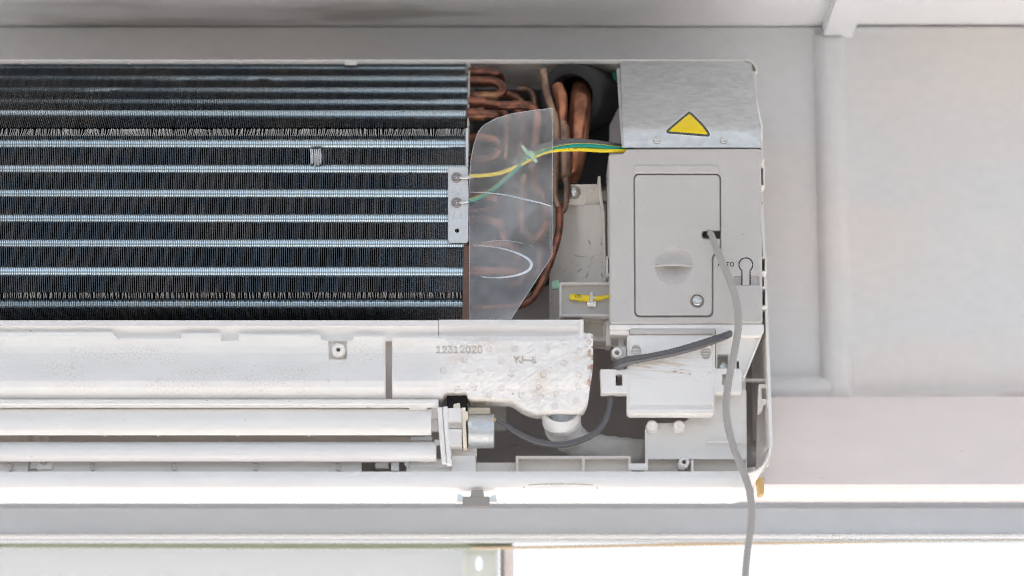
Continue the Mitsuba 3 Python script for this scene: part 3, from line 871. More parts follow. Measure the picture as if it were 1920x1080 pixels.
part('dark_cable', pipe([(960, 305, 0.02), (1000, 283, 0.016), (1040, 270, 0.010), (1080, 266, 0.010), (1120, 270, 0.014), (1175, 278, 0.02)], 7, m=8), 'sleeve_grey', 'dark grey cable behind the earth wires')

# ------- metal cover of the control box
YM = 0.0015
zf = Z(240, YM)
tl = (0.090 - YM) / (Z(112, 0.088) - zf)


def cover_y(z):
    """Front of the bent cover sheet: a slope above, a rounded fold, an upright flange below."""
    w = 0.0042                                             # half length of the fold
    u = np.asarray(z, float) - zf
    t = np.clip((u + w) / (2 * w), 0, 1)
    return YM + tl * (w * t * t + np.maximum(u - w, 0))


def solve_cover(px, py):
    y = np.full(np.shape(px), YM) + 0.0 * np.asarray(px)
    for _ in range(40):
        y = 0.6 * y + 0.4 * cover_y(P(px, py, y)[..., 2])
    return P(px, py, y)


rows = np.concatenate([[112.3, 113, 114.5, 117], np.linspace(120, 222, 24), np.linspace(224, 256, 26), [260, 266, 272, 276.5]])
le = np.interp(rows, [112, 115, 238, 277], [1166, 1163, 1168, 1168.5])
re_ = np.interp(rows, [112, 114, 118, 160, 238, 277], [1400, 1405, 1409, 1415, 1425, 1427])
us = np.linspace(0, 1, 60)
gpx = le[:, None] + (re_ - le)[:, None] * us
gpy = np.repeat(rows[:, None], len(us), 1)
front = solve_cover(gpx, gpy)
front[..., 1] += 0.00012 * (meshkit.fbm(np.stack([gpx / 50, gpy / 40, 0 * gpx], -1), 3, 21) - 0.5)
nr, nc = gpx.shape
I = np.arange(nr * nc).reshape(nr, nc)
f4 = np.stack([I[:-1, :-1], I[1:, :-1], I[1:, 1:], I[:-1, 1:]], -1).reshape(-1, 4)
rim = np.concatenate([I[0, ::-1], I[1:, 0], I[-1, 1:], I[-2:0:-1, -1]])
fv = front.reshape(-1, 3)
bk = fv[rim] + [0, 0.0011, 0]
b0, n_ = nr * nc, len(rim)
kk = np.arange(n_)
s4 = np.stack([b0 + kk, b0 + n_ + kk, b0 + n_ + (kk + 1) % n_, b0 + (kk + 1) % n_], 1)
f4 = np.vstack([f4, s4])
cover_mesh = trimesh.Trimesh(np.vstack([fv, fv[rim], bk]), np.vstack([f4[:, [0, 1, 2]], f4[:, [0, 2, 3]]]), process=False)
MC = part('metal_cover', cover_mesh, 'galvanised', 'galvanised sheet steel cover over the control box', smooth=40)
add(f'{MC}__side', prism([(1156, 128), (1163, 128), (1170, 276), (1166, 276), (1163, 240)], 0.084, 0.0012, 0.0003, tilt=tl, zr=Z(128, 0.084)), 'galvanised')
for px, a in ((1232, 0.7), (1357, 0.9)):
    add(f'{MC}__screw', screw_mesh(px, 262, YM - 0.0017, 7, a, 0.45), 'bright_metal')
# warning sticker, bent over the fold
def sticker(pts, off, m, name):
    r = Polygon(pts)
    gx, gy = np.meshgrid(np.arange(1244, 1340, 3.0), np.arange(206, 262, 2.0))
    ins = np.array([q for q in np.stack([gx.ravel(), gy.ravel()], 1) if r.buffer(-0.8).contains(shapely.Point(q))])
    bd = np.array(shapely.segmentize(r, 2.5).exterior.coords)[:-1]
    al = np.vstack([bd, ins])
    t = Delaunay(al).simplices
    t = t[[r.buffer(0.05).contains(shapely.Point(c)) for c in al[t].mean(1)]]
    w3 = solve_cover(al[:, 0], al[:, 1])
    w3[:, 1] -= off
    mesh = trimesh.Trimesh(w3, t, process=False)
    add(f'{MC}__{name}', mesh, m, 'yellow warning triangle with a dark border' if name == 'warning_sticker' else None, smooth=True)


yellow = Polygon([(1292.5, 213.5), (1299, 219), (1314, 234), (1322, 244), (1327, 252.3), (1253.5, 246.5), (1270, 232)])
for grow, off, m_, nm in ((5.2, 0.00012, 'sticker_white', 'sticker_rim'), (4.2, 0.00026, 'sticker_border', 'sticker_border'), (0.0, 0.0004, 'sticker_yellow', 'warning_sticker')):
    sticker(list(yellow.buffer(grow, quad_segs=5).exterior.coords)[:-1], off, m_, nm)

# ------- control box
YC = 0.0
box_out = rounded([(1141, 288), (1168, 287.5), (1175, 279), (1427, 278), (1430.5, 606), (1143.5, 607)], 5.5)
door = list(Polygon(rounded([(1190, 327), (1349.6, 327), (1350, 465), (1335.2, 480), (1335.2, 591.5), (1191.5, 591.5)], 9)).difference(Polygon(rounded([(1316, 432), (1362, 432), (1362, 447), (1316, 447)], 6))).exterior.coords)[:-1]
slot = rounded([(1316, 432), (1350, 432), (1350, 447), (1316, 447)], 6)
CB = part('control_box', prism(box_out, YC, 0.060, 0.0026, holes=[rounded([(1187.6, 325), (1352, 325), (1352.6, 467), (1337.8, 482), (1337.8, 595.2), (1189.2, 595.2)], 10), rounded([(1376, 517), (1423, 517), (1423.5, 535), (1376, 535)], 1.5)]), 'box_grey', 'pale grey plastic control box with a screwed hatch')
# floor of the groove, the recess and the cable slot
add(f'{CB}__recess_floor', join(prism(rect(1180, 316, 1360, 602), YC + 0.0085, 0.001, 0.00005, holes=[rect(1310, 426, 1354, 453)]), prism(rect(1370, 510, 1428, 540), YC + 0.0026, 0.001, 0)), 'box_grey')
dial_hole = circ(1263, 498.5, 35, 40)
scr_hole = circ(1307.5, 564, 13.5, 28)
HT = add(f'{CB}__hatch', prism(door, YC + 0.0002, 0.0030, 0.0012, holes=[dial_hole, scr_hole]), 'box_grey')
add(f'{CB}__raised_bar', bx(1188.5, 309.5, 1348.5, 324.6, YC - 0.0012, 0.003, 0.0008, 3.5), 'box_grey')
add(f'{CB}__hatch_backing', prism(rect(1184, 321, 1356, 598), YC + 0.0040, 0.002, 0.00005, holes=[rect(1314, 431, 1351, 448), circ(1263, 498.5, 34, 30), circ(1307.5, 564, 13, 20)]), 'box_grey')
# finger grip: upper half a shallow bulge over a lip, lower half scooped in
rr, aa = np.meshgrid(np.linspace(0, 1, 22), np.linspace(0, 2 * math.pi, 73))
gxp, gyp = 1263 + 35.3 * rr * np.cos(aa), 498.5 + 35.3 * rr * np.sin(aa)
dyv = (gyp - 497) / 35
su = np.clip(1 + dyv, 0, 1)
h_up = np.sqrt(np.clip(1 - rr**2, 0, 1)) * (-0.016 * su * (1 - su) + 0.0022 * su**4)
h_lo = -0.0075 * np.clip(1 - rr**2.2, 0, 1) * np.clip(1 - dyv * 0.9, 0, 1)
lip = mikit_s = np.clip((dyv - 0.0) / 0.06, 0, 1)
hgt = h_up * (1 - lip) + h_lo * lip
gv = P(gxp, gyp, YC + 0.0003 - hgt)
n0, n1_ = gv.shape[:2]
idx = np.arange(n0 * n1_).reshape(n0, n1_)
f4 = np.stack([idx[:-1, :-1], idx[:-1, 1:], idx[1:, 1:], idx[1:, :-1]], -1).reshape(-1, 4)
grip = trimesh.Trimesh(gv.reshape(-1, 3), np.vstack([f4[:, [0, 1, 2]], f4[:, [0, 2, 3]]]), process=False)
add(f'{CB}__finger_grip', grip, 'box_grey', smooth=50)
add(f'{CB}__finger_grip_lip', pipe([(1228.5, 498.5, YC), (1245, 497, YC - 0.0014), (1263, 496.5, YC - 0.0018), (1281, 497, YC - 0.0014), (1297.5, 498.5, YC)], [1.4, 2.2, 2.4, 2.2, 1.4], m=6, n=10)[0], 'box_grey', smooth=True)
add(f'{CB}__screw_well', lathe(1307.5, 564, YC, [(13.4, 0.0002), (13.2, 0.0012), (12.6, 0.0034), (0, 0.0036)], 28), 'box_grey')
add(f'{CB}__screw_rim', lathe(1307.5, 564, YC, [(13.6, 0.0002), (14.6, -0.0002), (16, 0.0), (17.5, 0.0002), (18, 0.0005)], 28), 'box_grey')
add(f'{CB}__screw', screw_mesh(1307.5, 564, YC + 0.0022, 10.5, 0.35, 0.45), 'bright_metal')
add(f'{CB}__lettering', text_on('AUTO', 1345, 499.6, 8.4, YC, 0.00016, True, stretch=0.96), 'black_ink')
# push button: a tongue cut free by a thin black gap
gap = LineString([(1391, 534)] + [(1391, 509)] + [(1398.5 + 13 * math.cos(t), 496.5 + 13 * math.sin(t)) for t in np.radians(np.linspace(125, 415, 30))] + [(1406.5, 509), (1406.5, 534)]).buffer(1.1, cap_style=2)
add(f'{CB}__button_gap', prism(list(gap.exterior.coords)[:-1], YC - 0.00016, 0.0001, 0), 'black_ink')
add(f'{CB}__button', lathe(1398.5, 496.5, YC, [(0, -0.0005), (5, -0.00042), (9, -0.0002), (11.5, 0.0003)], 28), 'box_grey')
add(f'{CB}__button_stem', bx(1392.5, 515, 1405.2, 534.5, YC + 0.0002, 0.003, 0.0002), 'box_grey')
# latches round the rim
for x0, y0, x1, y1 in ((1427.5, 311, 1434, 350), (1430.5, 481, 1437.5, 511), (1430.5, 537, 1438, 576)):
    add(f'{CB}__latch', join(bx(x0 - 2, y0, x1, y0 + 3.5, 0.006, 0.02, 0.0004), bx(x0 - 2, y1 - 3.5, x1, y1, 0.006, 0.02, 0.0004), bx(x1 - 3.2, y0 + 3.5, x1, y1 - 3.5, 0.006, 0.02, 0.0004)), 'white_plastic')
add(f'{CB}__latch', join(bx(1137, 480, 1144, 484, 0.006, 0.02), bx(1137, 512, 1144, 516, 0.006, 0.02), bx(1137, 484, 1140.5, 512, 0.006, 0.02)), 'box_grey')
add(f'{CB}__edge_strip', join(bx(1426, 250, 1430.5, 300, 0.012, 0.03, 0.0004), bx(1425, 297, 1434, 301.5, 0.010, 0.03, 0.0004)), 'white_plastic')
add(f'{CB}__edge_strip', prism([(1404, 128), (1407, 127), (1430, 236), (1430, 262), (1427.5, 262), (1426, 236)], 0.080, 0.004, 0.0004, tilt=tl, zr=Z(128, 0.080)), 'white_plastic')
# white lower rim and underside
add(f'{CB}__lower_rim', prism(rounded([(1142.5, 608), (1432, 607.5), (1433, 620), (1428, 630), (1342, 630), (1342, 617.5), (1142, 617.5)], 3), YC + 0.0015, 0.058, 0.0016), 'white_plastic')
add(f'{CB}__lower_rim', prism(rounded([(1142, 617.8), (1180, 617.8), (1180, 627), (1144, 627)], 2.5), YC + 0.004, 0.05, 0.0014), 'white_plastic')
add(f'{CB}__grey_bar', prism(rounded(rect(1181, 616.5, 1341.5, 626), 2.5), YC + 0.0004, 0.03, 0.0012), 'box_grey')
# terminal housing below
TH = part('terminal_housing', prism(rounded([(1342, 628.5), (1427, 630.5), (1394, 706), (1342, 700)], 2), 0.010, 0.045, 0.001, holes=[rect(1345, 664, 1366, 692), rect(1381, 677, 1386, 692)]), 'white_plastic')
add(f'{TH}__recess', bx(1340, 655, 1392, 700, 0.022, 0.002, 0), 'box_grey')
add(f'{TH}__screw', screw_mesh(1357, 688, 0.0195, 11, 0.8, 0.4), 'bright_metal')
add(f'{TH}__rib', prism([(1424, 631), (1428, 632), (1398, 706), (1393, 706)], 0.007, 0.03, 0.0006), 'white_plastic')
cov = rounded([(1176, 627), (1341, 627), (1341, 690.5), (1391, 690.5), (1391, 735.5), (1341, 736), (1339, 770), (1336, 777.5), (1180, 777.5), (1175.5, 772), (1176, 737), (1127, 737), (1125, 692), (1176, 691.5)], 2.5)
TC = part('terminal_cover', prism(cov, 0.004, 0.014, 0.0012, holes=[rect(1154.5, 701, 1167, 723), rect(1354, 701, 1362, 722), circ(1193, 659, 9.5, 24, 12), circ(1323.5, 661, 9.5, 24, 12.5)], tilt=0.10, zr=Z(640, 0.004)), 'white_plastic', 'white plastic terminal cover with smeared brown dirt')
add(f'{TC}__front_step', prism(rounded([(1181, 628), (1336, 628), (1336, 690), (1338, 760), (1180, 760), (1181, 690)], 2), 0.0026, 0.004, 0.0014, tilt=0.10, zr=Z(640, 0.004), holes=[circ(1193, 659, 10.2, 24, 12.7), circ(1323.5, 661, 10.2, 24, 13)]), 'terminal_white')
add(f'{TC}__bottom_lip', xprof([(764, -0.0012), (768, -0.0035), (774, -0.0035), (778, 0.0), (778, 0.012), (764, 0.012)], 1177, 1338, 0.0), 'white_plastic')
for cx, cy in ((1193, 659), (1323.5, 661)):
    ribs = [bx(cx - 9.3, cy - 11 + 5.6 * i, cx + 9.3, cy - 7.6 + 5.6 * i, 0.0048, 0.004, 0.0007) for i in range(4)]
    add(f'{TC}__ridged_thumb_pad', join(prism(circ(cx, cy, 10, 24, 12.6), 0.0066, 0.003, 0.0002), *ribs), 'white_plastic')


def terminal_dirt(p, n, uv):
    c = mi.Color3f(0.81, 0.79, 0.765) * (0.97 + 0.05 * mikit.fbm(p.x * 40, 1, p.z * 60, 2))
    qx, qz = (p.x - TDX) / 0.034, (p.z - TDZ) / 0.011
    # finger smear running down to the right: streaks along its own direction
    s = qx * 0.92 - qz * 0.38
    t = qx * 0.38 + qz * 0.92
    st = mikit.fbm(s * 2.0, t * 9.0, 3, 4)
    env = dr.exp(-dr.square(s) * 1.4 - dr.square(t) * 1.8)
    sm = mikit.smoothstep(0.42, 0.72, st) * env
    dots = mikit.smoothstep(0.80, 0.9, mikit.noise(p.x * 700, 3, p.z * 900)) * dr.exp(-dr.square(s - 0.7) * 2 - dr.square(t + 0.1) * 9)
    return mikit.mix(mikit.mix(c, (0.60, 0.48, 0.36), sm * 0.8), (0.28, 0.17, 0.08), dots * 0.9)


TDX, TDZ = X(1245, 0.003, 690), Z(692, 0.006)
plastic('terminal_white', mikit.proc(terminal_dirt), 0.36)
part('boss', prism(rounded([(1175, 649), (1175, 676), (1160, 676), (1147, 668), (1146, 656), (1153, 650)], 3), 0.004, 0.016, 0.001, holes=[circ(1157, 661.5, 4.5, 16)]), 'box_grey')
part('boss__hole', lathe(1157, 661.5, 0.0041, [(9.5, 0.0), (8.6, -0.0012), (5.0, -0.0012), (4.4, 0.0), (3.8, 0.008), (0, 0.0085)], 20), 'white_plastic')
part('post', bx(1160.5, 626, 1170.5, 652, 0.022, 0.01, 0.0006), 'white_plastic')
part('blue_label', bx(1114, 641, 1141, 652, 0.052, 0.004, 0.0003), 'sticker_white')

# ------- bearing bracket between coil and box
BK = part('motor_bracket', prism(rounded([(1066, 346), (1122, 345), (1123, 384), (1066, 384)], 3), 0.050, 0.004, 0.0008, holes=[circ(1076, 360, 12, 24)]), 'cream_plastic', 'cream plastic fan motor bracket with a screw')
add(f'{BK}__screw_washer', lathe(1076, 360, 0.049, [(8, -0.0004), (13.5, 0.0002), (14, 0.003)], 24), 'dull_metal')
add(f'{BK}__screw', screw_mesh(1076, 360, 0.0485, 8.6, 0.9, 0.45), 'bright_metal')
add(f'{BK}__embossed_ring', lathe(1108, 357, 0.0497, [(5.5, 0.0003), (6.2, -0.0003), (7.2, -0.0003), (8, 0.0003)], 20), 'cream_plastic')
add(f'{BK}__rib', join(prism([(1121, 330), (1126, 330), (1128, 360), (1134, 400), (1137, 530), (1131, 530), (1129, 400), (1123, 372)], 0.038, 0.03, 0.0006), bx(1128, 357, 1142, 377, 0.052, 0.01, 0.0005), bx(1096, 372, 1098.5, 384, 0.048, 0.004, 0.0003)), 'cream_plastic')
col_n = 26
cxs = np.linspace(1030, 1131, col_n)
cys = np.linspace(384, 600, 30)
CX, CY = np.meshgrid(cxs, cys)
cy_ = 0.046 + 0.030 * ((1131 - CX) / 101) ** 2.2
cv = P(CX, CY, cy_)
ii = np.arange(cv.shape[0] * cv.shape[1]).reshape(cv.shape[:2])
f4 = np.stack([ii[:-1, :-1], ii[1:, :-1], ii[1:, 1:], ii[:-1, 1:]], -1).reshape(-1, 4)


def column_col(p, n, uv):
    c = mi.Color3f(0.66, 0.62, 0.57) * (0.95 + 0.08 * mikit.fbm(p.x * 60, p.y * 60, p.z * 60, 3))
    # scratch-like moulding marks fanning out from two points
    out = mi.Float(0)
    for cx, cz, r in ((COLX, COLZ, 0.018), (COLX - 0.028, COLZ - 0.018, 0.014)):
        dx, dz = p.x - cx, p.z - cz
        ang = dr.atan2(dz, dx)
        rad = dr.sqrt(dx * dx + dz * dz)
        ray = mikit.smoothstep(0.72, 0.85, mikit.noise(ang * 7.0, dr.floor(rad / 0.004) * 3.7, 2)) * mikit.smoothstep(0.004, 0.007, rad) * (1 - mikit.smoothstep(r * 0.8, r, rad))
        out = dr.maximum(out, ray)
    return mikit.mix(c, (0.30, 0.26, 0.22), out * 0.7)


COLX, COLZ = X(1115, 0.046, 486), Z(486, 0.046)
plastic('column_plastic', mikit.proc(column_col), 0.5)
add(f'{BK}__column', trimesh.Trimesh(cv.reshape(-1, 3), np.vstack([f4[:, [0, 1, 2]], f4[:, [0, 2, 3]]]), process=False), 'column_plastic', smooth=True)
add(f'{BK}__embossed_ring', lathe(1115, 486, 0.0466, [(6.2, 0.0003), (7, -0.0004), (7.8, -0.0004), (8.6, 0.0004)], 22), 'cream_plastic')
part('lower_bracket', prism(rect(1088, 598, 1141, 640), 0.030, 0.02, 0.0006, holes=[rect(1094, 602, 1131, 632)]), 'cream_plastic')
part('lower_bracket__floor', bx(1090, 599, 1137, 636, 0.036, 0.003, 0), 'cream_plastic')
part('lower_bracket__embossed_ring', lathe(1113, 616, 0.0362, [(8, 0.0003), (8.8, -0.0004), (9.6, -0.0004), (10.4, 0.0003)], 22), 'cream_plastic')
part('lower_bracket__post', bx(1136, 600, 1146, 648, 0.024, 0.02, 0.001), 'white_plastic')
part('green_tab', prism([(1033, 528), (1048, 524), (1050, 540), (1036, 542)], 0.046, 0.004, 0.0005), 'tie_green')
part('green_tab', prism([(1147, 136), (1159, 134), (1159, 150), (1151, 150)], 0.11, 0.01, 0.0005), 'green_plastic', 'small green tab beside the foam sleeve')
part('bay_shade_sheet', prism([(888, 168), (1030, 168), (1030, 188), (1166, 188), (1166, 346), (1040, 352), (1036, 530), (888, 590)], 0.132, 0.003, 0.0003), 'shade_black')  # black sheet added to paint the deep shade behind the pipes
part('inner_wall', prism([(1143, 235), (1160, 200), (1168, 260), (1168, 290), (1142, 290)], 0.10, 0.004, 0.0005), 'dark_chassis')

# ------- sensor tray with the yellow sleeve
ST = part('sensor_tray', prism(rounded(rect(1048.5, 528.5, 1146, 593), 4), 0.012, 0.016, 0.0008, holes=[rounded(rect(1053, 533, 1142, 588.5), 2)]), 'box_grey', 'shallow grey tray holding a short yellow sleeve')
add(f'{ST}__floor', bx(1050, 531, 1145, 591, 0.0185, 0.002, 0), 'box_grey')
YS = add(f'{ST}__yellow_sleeve', pipe([(1068, 557, 0.0145), (1078, 557, 0.0145), (1090, 559, 0.0145), (1104, 559.5, 0.0145), (1112, 559, 0.0145), (1124, 559, 0.0145), (1134, 557, 0.0145), (1143, 555, 0.0145)], [6, 6.5, 6.8, 6.3, 5.0, 4.4, 3.6, 3.6], m=5, n=16)[0], 'yellow_tube', 'yellow sleeve with small black print', smooth=30)
add(f'{ST}__sleeve_print', text_on('CS', 1078, 558, 6, 0.0145 - 6.7 * PX, 0.00012, True), 'black_ink')
add(f'{ST}__clip', join(bx(1106.5, 547.5, 1112, 566, 0.0108, 0.008, 0.0004), bx(1110, 556, 1117, 559, 0.0112, 0.003, 0.0002)), 'box_grey')
add(f'{ST}__clip_foot', bx(1101, 565, 1117.5, 574, 0.0135, 0.006, 0.0003), 'white_plastic')
add(f'{ST}__embossed_ring', lathe(1086, 567, 0.0186, [(8.5, 0.0003), (9, -0.0003), (9.8, -0.0003), (10.5, 0.0003)], 22), 'box_grey')

# ------- drain pan lip
LIP = part('drain_pan', xprof([(600.5, 0.002), (601, -0.0002), (611, -0.0012), (613, -0.0004), (622, 0.0030), (629, 0.0042), (640, 0.0042), (640, 0.030), (600.5, 0.030)], -200, 822, 0.0), 'white_plastic', smooth=35)
add(f'{LIP}__end_section', xprof([(599.5, 0.002), (600, -0.0004), (611, -0.0016), (613, -0.0006), (622, 0.0026), (629, 0.0040), (640, 0.0040), (640, 0.030), (599.5, 0.030)], 823, 1093, 0.0), 'white_plastic', smooth=35)
add(f'{LIP}__end_cap', prism(rounded([(1087, 598.5), (1094.5, 599), (1094, 630), (1087, 632)], 1), -0.0025, 0.03, 0.0006), 'white_plastic')


# ------- foam mouldings
def moulded(xs, top, bot, nv, prof, disp, edge=4.0, y_back=0.03, sx0=True, sx1=True):
    """A moulding whose front is a grid between two outline curves (photo pixels), with rounded edges and sides running back."""
    t = np.linspace(0, 1, nv)
    t = np.concatenate([[0, 0.004, 0.012], t[1:-1], [0.988, 0.996, 1.0]])
    t = np.sort(t)
    PXg = np.repeat(np.asarray(xs)[:, None], len(t), 1)
    PYg = np.asarray(top)[:, None] * (1 - t) + np.asarray(bot)[:, None] * t
    e = np.minimum(PYg - np.asarray(top)[:, None], np.asarray(bot)[:, None] - PYg)
    ex = np.full_like(e, 99.0)
    if sx0:
        ex = np.minimum(ex, PXg - xs[0])
    if sx1:
        ex = np.minimum(ex, xs[-1] - PXg)
    e = np.minimum(e, ex)
    q = np.clip(1 - e / edge, 0, 1)
    yy = prof(PXg, PYg) + disp(PXg, PYg) + edge * PX * (1 - np.sqrt(np.clip(1 - q**2, 0, 1)))
    V = P(PXg, PYg, yy)
    nx, ny = V.shape[:2]
    V = V.reshape(-1, 3)
    I = np.arange(nx * ny).reshape(nx, ny)
    f4 = np.stack([I[:-1, :-1], I[:-1, 1:], I[1:, 1:], I[1:, :-1]], -1).reshape(-1, 4)
    rim = np.concatenate([I[:, 0], I[-1, 1:], I[-2::-1, -1], I[0, -2:0:-1]])
    bk = V[rim].copy()
    bk[:, 1] = y_back
    b0 = len(V)
    V = np.vstack([V, V[rim], bk])
    n = len(rim)
    k = np.arange(n)
    s4 = np.stack([b0 + k, b0 + (k + 1) % n, b0 + n + (k + 1) % n, b0 + n + k], 1)
    f4 = np.vstack([f4, s4])
    return trimesh.Trimesh(V, np.vstack([f4[:, [0, 1, 2]], f4[:, [0, 2, 3]]]), process=False)


def foam_prof(px, py):
    return np.interp(py, [618, 632, 650, 662, 680, 700, 714, 726, 740, 750], [0.0, 0.0004, 0.0040, 0.0052, 0.0022, -0.0040, -0.0066, -0.0056, -0.0010, 0.0030]) - 0.002


step_x = np.array([-60, 211, 213, 217, 219, 339, 341, 412, 415, 447, 449, 600, 604, 609, 611, 661, 663, 722])
step_t = np.array([622, 622, 626, 633, 633.5, 633.5, 624, 625, 638, 638, 626, 627, 640, 643, 677, 677, 643, 630])
# finer: notch for the boss
step_x = np.array([-60, 211, 216, 219, 339.5, 340.5, 412, 414, 447.5, 448.5, 600, 602, 615, 616.5, 650, 651.5, 662, 664, 722])
step_t = np.array([622, 622, 631, 633.5, 633.5, 624, 624.5, 638, 638, 626, 627, 637, 638, 674, 674, 637, 636, 628, 630])
fxs = np.unique(np.concatenate([np.linspace(-60, 722, 330), step_x, [211.5, 215.5, 601, 615.7, 616.4, 650.1, 651.4, 663]]))
foam_noise = lambda px, py: 0.00030 * (meshkit.fbm(np.stack([px / 9.0, py / 9.0, 0 * px], -1), 3, 4) - 0.5) + 0.0005 * (meshkit.fbm(np.stack([px / 70.0, py / 45.0, 0 * px + 3], -1), 2, 6) - 0.5)
m = moulded(fxs, np.interp(fxs, step_x, step_t), np.full(len(fxs), 748.0), 70, foam_prof, foam_noise, 3.0, sx0=False)
FL = part('foam_channel', m, 'foam', 'smooth white foam drain channel with notched top edge', smooth=45)
add(f'{FL}__notch_floor', prism(rect(-60, 618, 722, 690), 0.0075, 0.004, 0.00005, holes=[circ(634, 655, 11, 20)]), 'foam')
add(f'{FL}__boss', lathe(634, 655, -0.0045, [(0, 0.02), (4, 0.0195), (4.2, 0.0004), (5, 0.0), (10.5, 0.0), (12, 0.0008), (12.3, 0.014)], 26), 'white_plastic')
# rough right-hand moulding
DOTS = [(917, 655), (965, 655), (1025, 656), (1085, 658), (870, 675), (940, 677), (1057, 681), (831, 695), (899, 698), (958, 701), (1018, 703), (1085, 702), (889, 727), (940, 727), (1010, 726), (1083, 725), (916, 741), (977, 740), (1001, 737), (1013, 743), (1043, 739), (857, 730), (1080, 750), (1041, 762), (1006, 752)]


def text_mask(text, px, py, hpx, stretch, gx, gy):
    """How deep (0 to 1) each grid point lies inside pressed lettering."""
    t = meshkit.text_mesh(text, hpx, 1.0)
    low = t.triangles[(t.face_normals[:, 2] < -0.5)][:, :, :2]
    shape = shapely.union_all([Polygon(q).buffer(0.01) for q in low]).buffer(0.35)
    x, y = (gx - px) / stretch, py - gy
    ok = (x > -2) & (x < 200) & (y > -2) & (y < hpx + 4)
    out = np.zeros(gx.shape)
    pts_ = shapely.points(x[ok], y[ok])
    out[ok] = np.clip(1 - shapely.distance(pts_, shape) / 0.5, 0, 1)
    return out


def rough_disp(px, py):
    d = 0.00120 * (meshkit.fbm(np.stack([px / 7.0 + py / 9, py / 6.0 - px / 12, 0 * px], -1), 4, 11) - 0.5) + 0.0016 * (meshkit.fbm(np.stack([px / 40.0, py / 28.0, 0 * px], -1), 3, 12) - 0.5)
    d += 0.0016 * np.abs(meshkit.noise(np.stack([px / 14 + py / 9, py / 14 - px / 60, 0 * px], -1), 15) - 0.5) * np.clip((px - 820) / 60, 0, 1)
    d = d * np.clip((px - 790) / 60, 0.25, 1)
    for cx, cy in DOTS:
        r = np.hypot(px - cx, py - cy)
        d = np.where(r < 9.5, d - 0.00025 * np.clip((9.5 - r) / 1.2, 0, 1), d)
        for k in range(9):
            a = k * math.pi / 4
            ox, oy = (0, 0) if k == 8 else (4.9 * math.cos(a), 4.9 * math.sin(a))
            rp = np.hypot(px - cx - ox, py - cy - oy)
            d = d + 0.0019 * np.exp(-(rp / 0.95) ** 2)
    d = d + 0.0022 * text_mask('12312020', 817, 662, 13.5, 0.92, px, py) + 0.0022 * text_mask('YJ—8', 963, 680.5, 11.5, 0.95, px, py)
    return d


def rough_prof(px, py):
    a = np.interp(py, [625, 640, 700, 716, 730, 775], [-0.002, -0.0055, -0.0075, -0.0068, -0.0045, -0.0015])
    b = foam_prof(px, py)
    w = np.clip((px - 800) / 60, 0, 1)
    return a * w + b * (1 - w)


rx = np.linspace(735, 1112, 620)
rt = np.interp(rx, [735, 745, 1050, 1078, 1090, 1102, 1112], [632, 631, 631.5, 629, 624, 624.5, 626]) + 1.1 * (meshkit.noise(np.stack([rx / 5, 0 * rx, 0 * rx], -1), 3) - 0.5) * np.clip((rx - 1040) / 30, 0, 1) * 2
rb = np.interp(rx, [735, 822, 828, 832, 838, 874, 877, 882, 952, 962, 978, 992, 1006, 1085, 1097, 1103, 1108, 1112], [748, 748, 747, 740, 736, 735.5, 744, 748.5, 749, 752, 763, 770, 773, 772, 764, 750, 715, 690])
m = moulded(rx, rt, rb, 210, rough_prof, rough_disp, 5.0)
FR = part('foam_end_block', m, 'rough_foam', 'rough rust-stained white foam block with embossed numbers and rings of dots', smooth=True)
part('seam_strip', bx(721, 628, 737, 750, 0.012, 0.004, 0), 'chassis_grey')

# ------- outlet: ledge, louvres, tray
LG = part('outlet_ledge', xprof([(748.5, -0.004), (752, -0.0062), (757, -0.0062), (759, -0.0045), (763, -0.0045), (764.5, -0.003), (764.5, 0.04), (748.5, 0.04)], -200, 822, 0.0), 'white_plastic')
part('outlet_back', bx(-200, 762, 893, 868, 0.030, 0.004, 0), 'chassis_grey')
part('outlet_sill', prism(rect(-200, 860, 893, 890), 0.0135, 0.003, 0.0004, holes=[rect(52, 861, 71, 883.5), rect(678, 866, 762, 885.5)]), 'white_plastic')
for i, (px, w) in enumerate(((57, 14), (190, 22), (308, 11), (444, 7), (570, 5), (694, 5))):
    add(f'{LG}__bracket', prism(rounded([(px - w / 2 - 3, 764), (px + w / 2 + 3, 764), (px + w / 2, 768), (px + w / 2 - 1, 776), (px - w / 2 + 1, 776), (px - w / 2, 768)], 0.8), 0.006, 0.01, 0.0004), 'chassis_grey')
LV = part('louvre', xsheet([(768.5, 0.006), (770, 0.002), (780, -0.0022), (792, -0.0036), (804, -0.003), (815, -0.0005)], 0.0022, -200, 809, 0.0, True), 'glossy_white', smooth=50)
part('louvre', xsheet([(831, 0.008), (833, 0.004), (842, 0.0005), (850, -0.0003), (857, 0.0006), (863.5, 0.003)], 0.0022, -200, 818, 0.0, True), 'glossy_white', smooth=50)
for px in (197, 296, 445, 579):
    add(f'{LV}__stud', lathe(px, 816.5, 0.0008, [(0, -0.0008), (1.6, -0.0006), (2, 0.002)], 10), 'glossy_white')
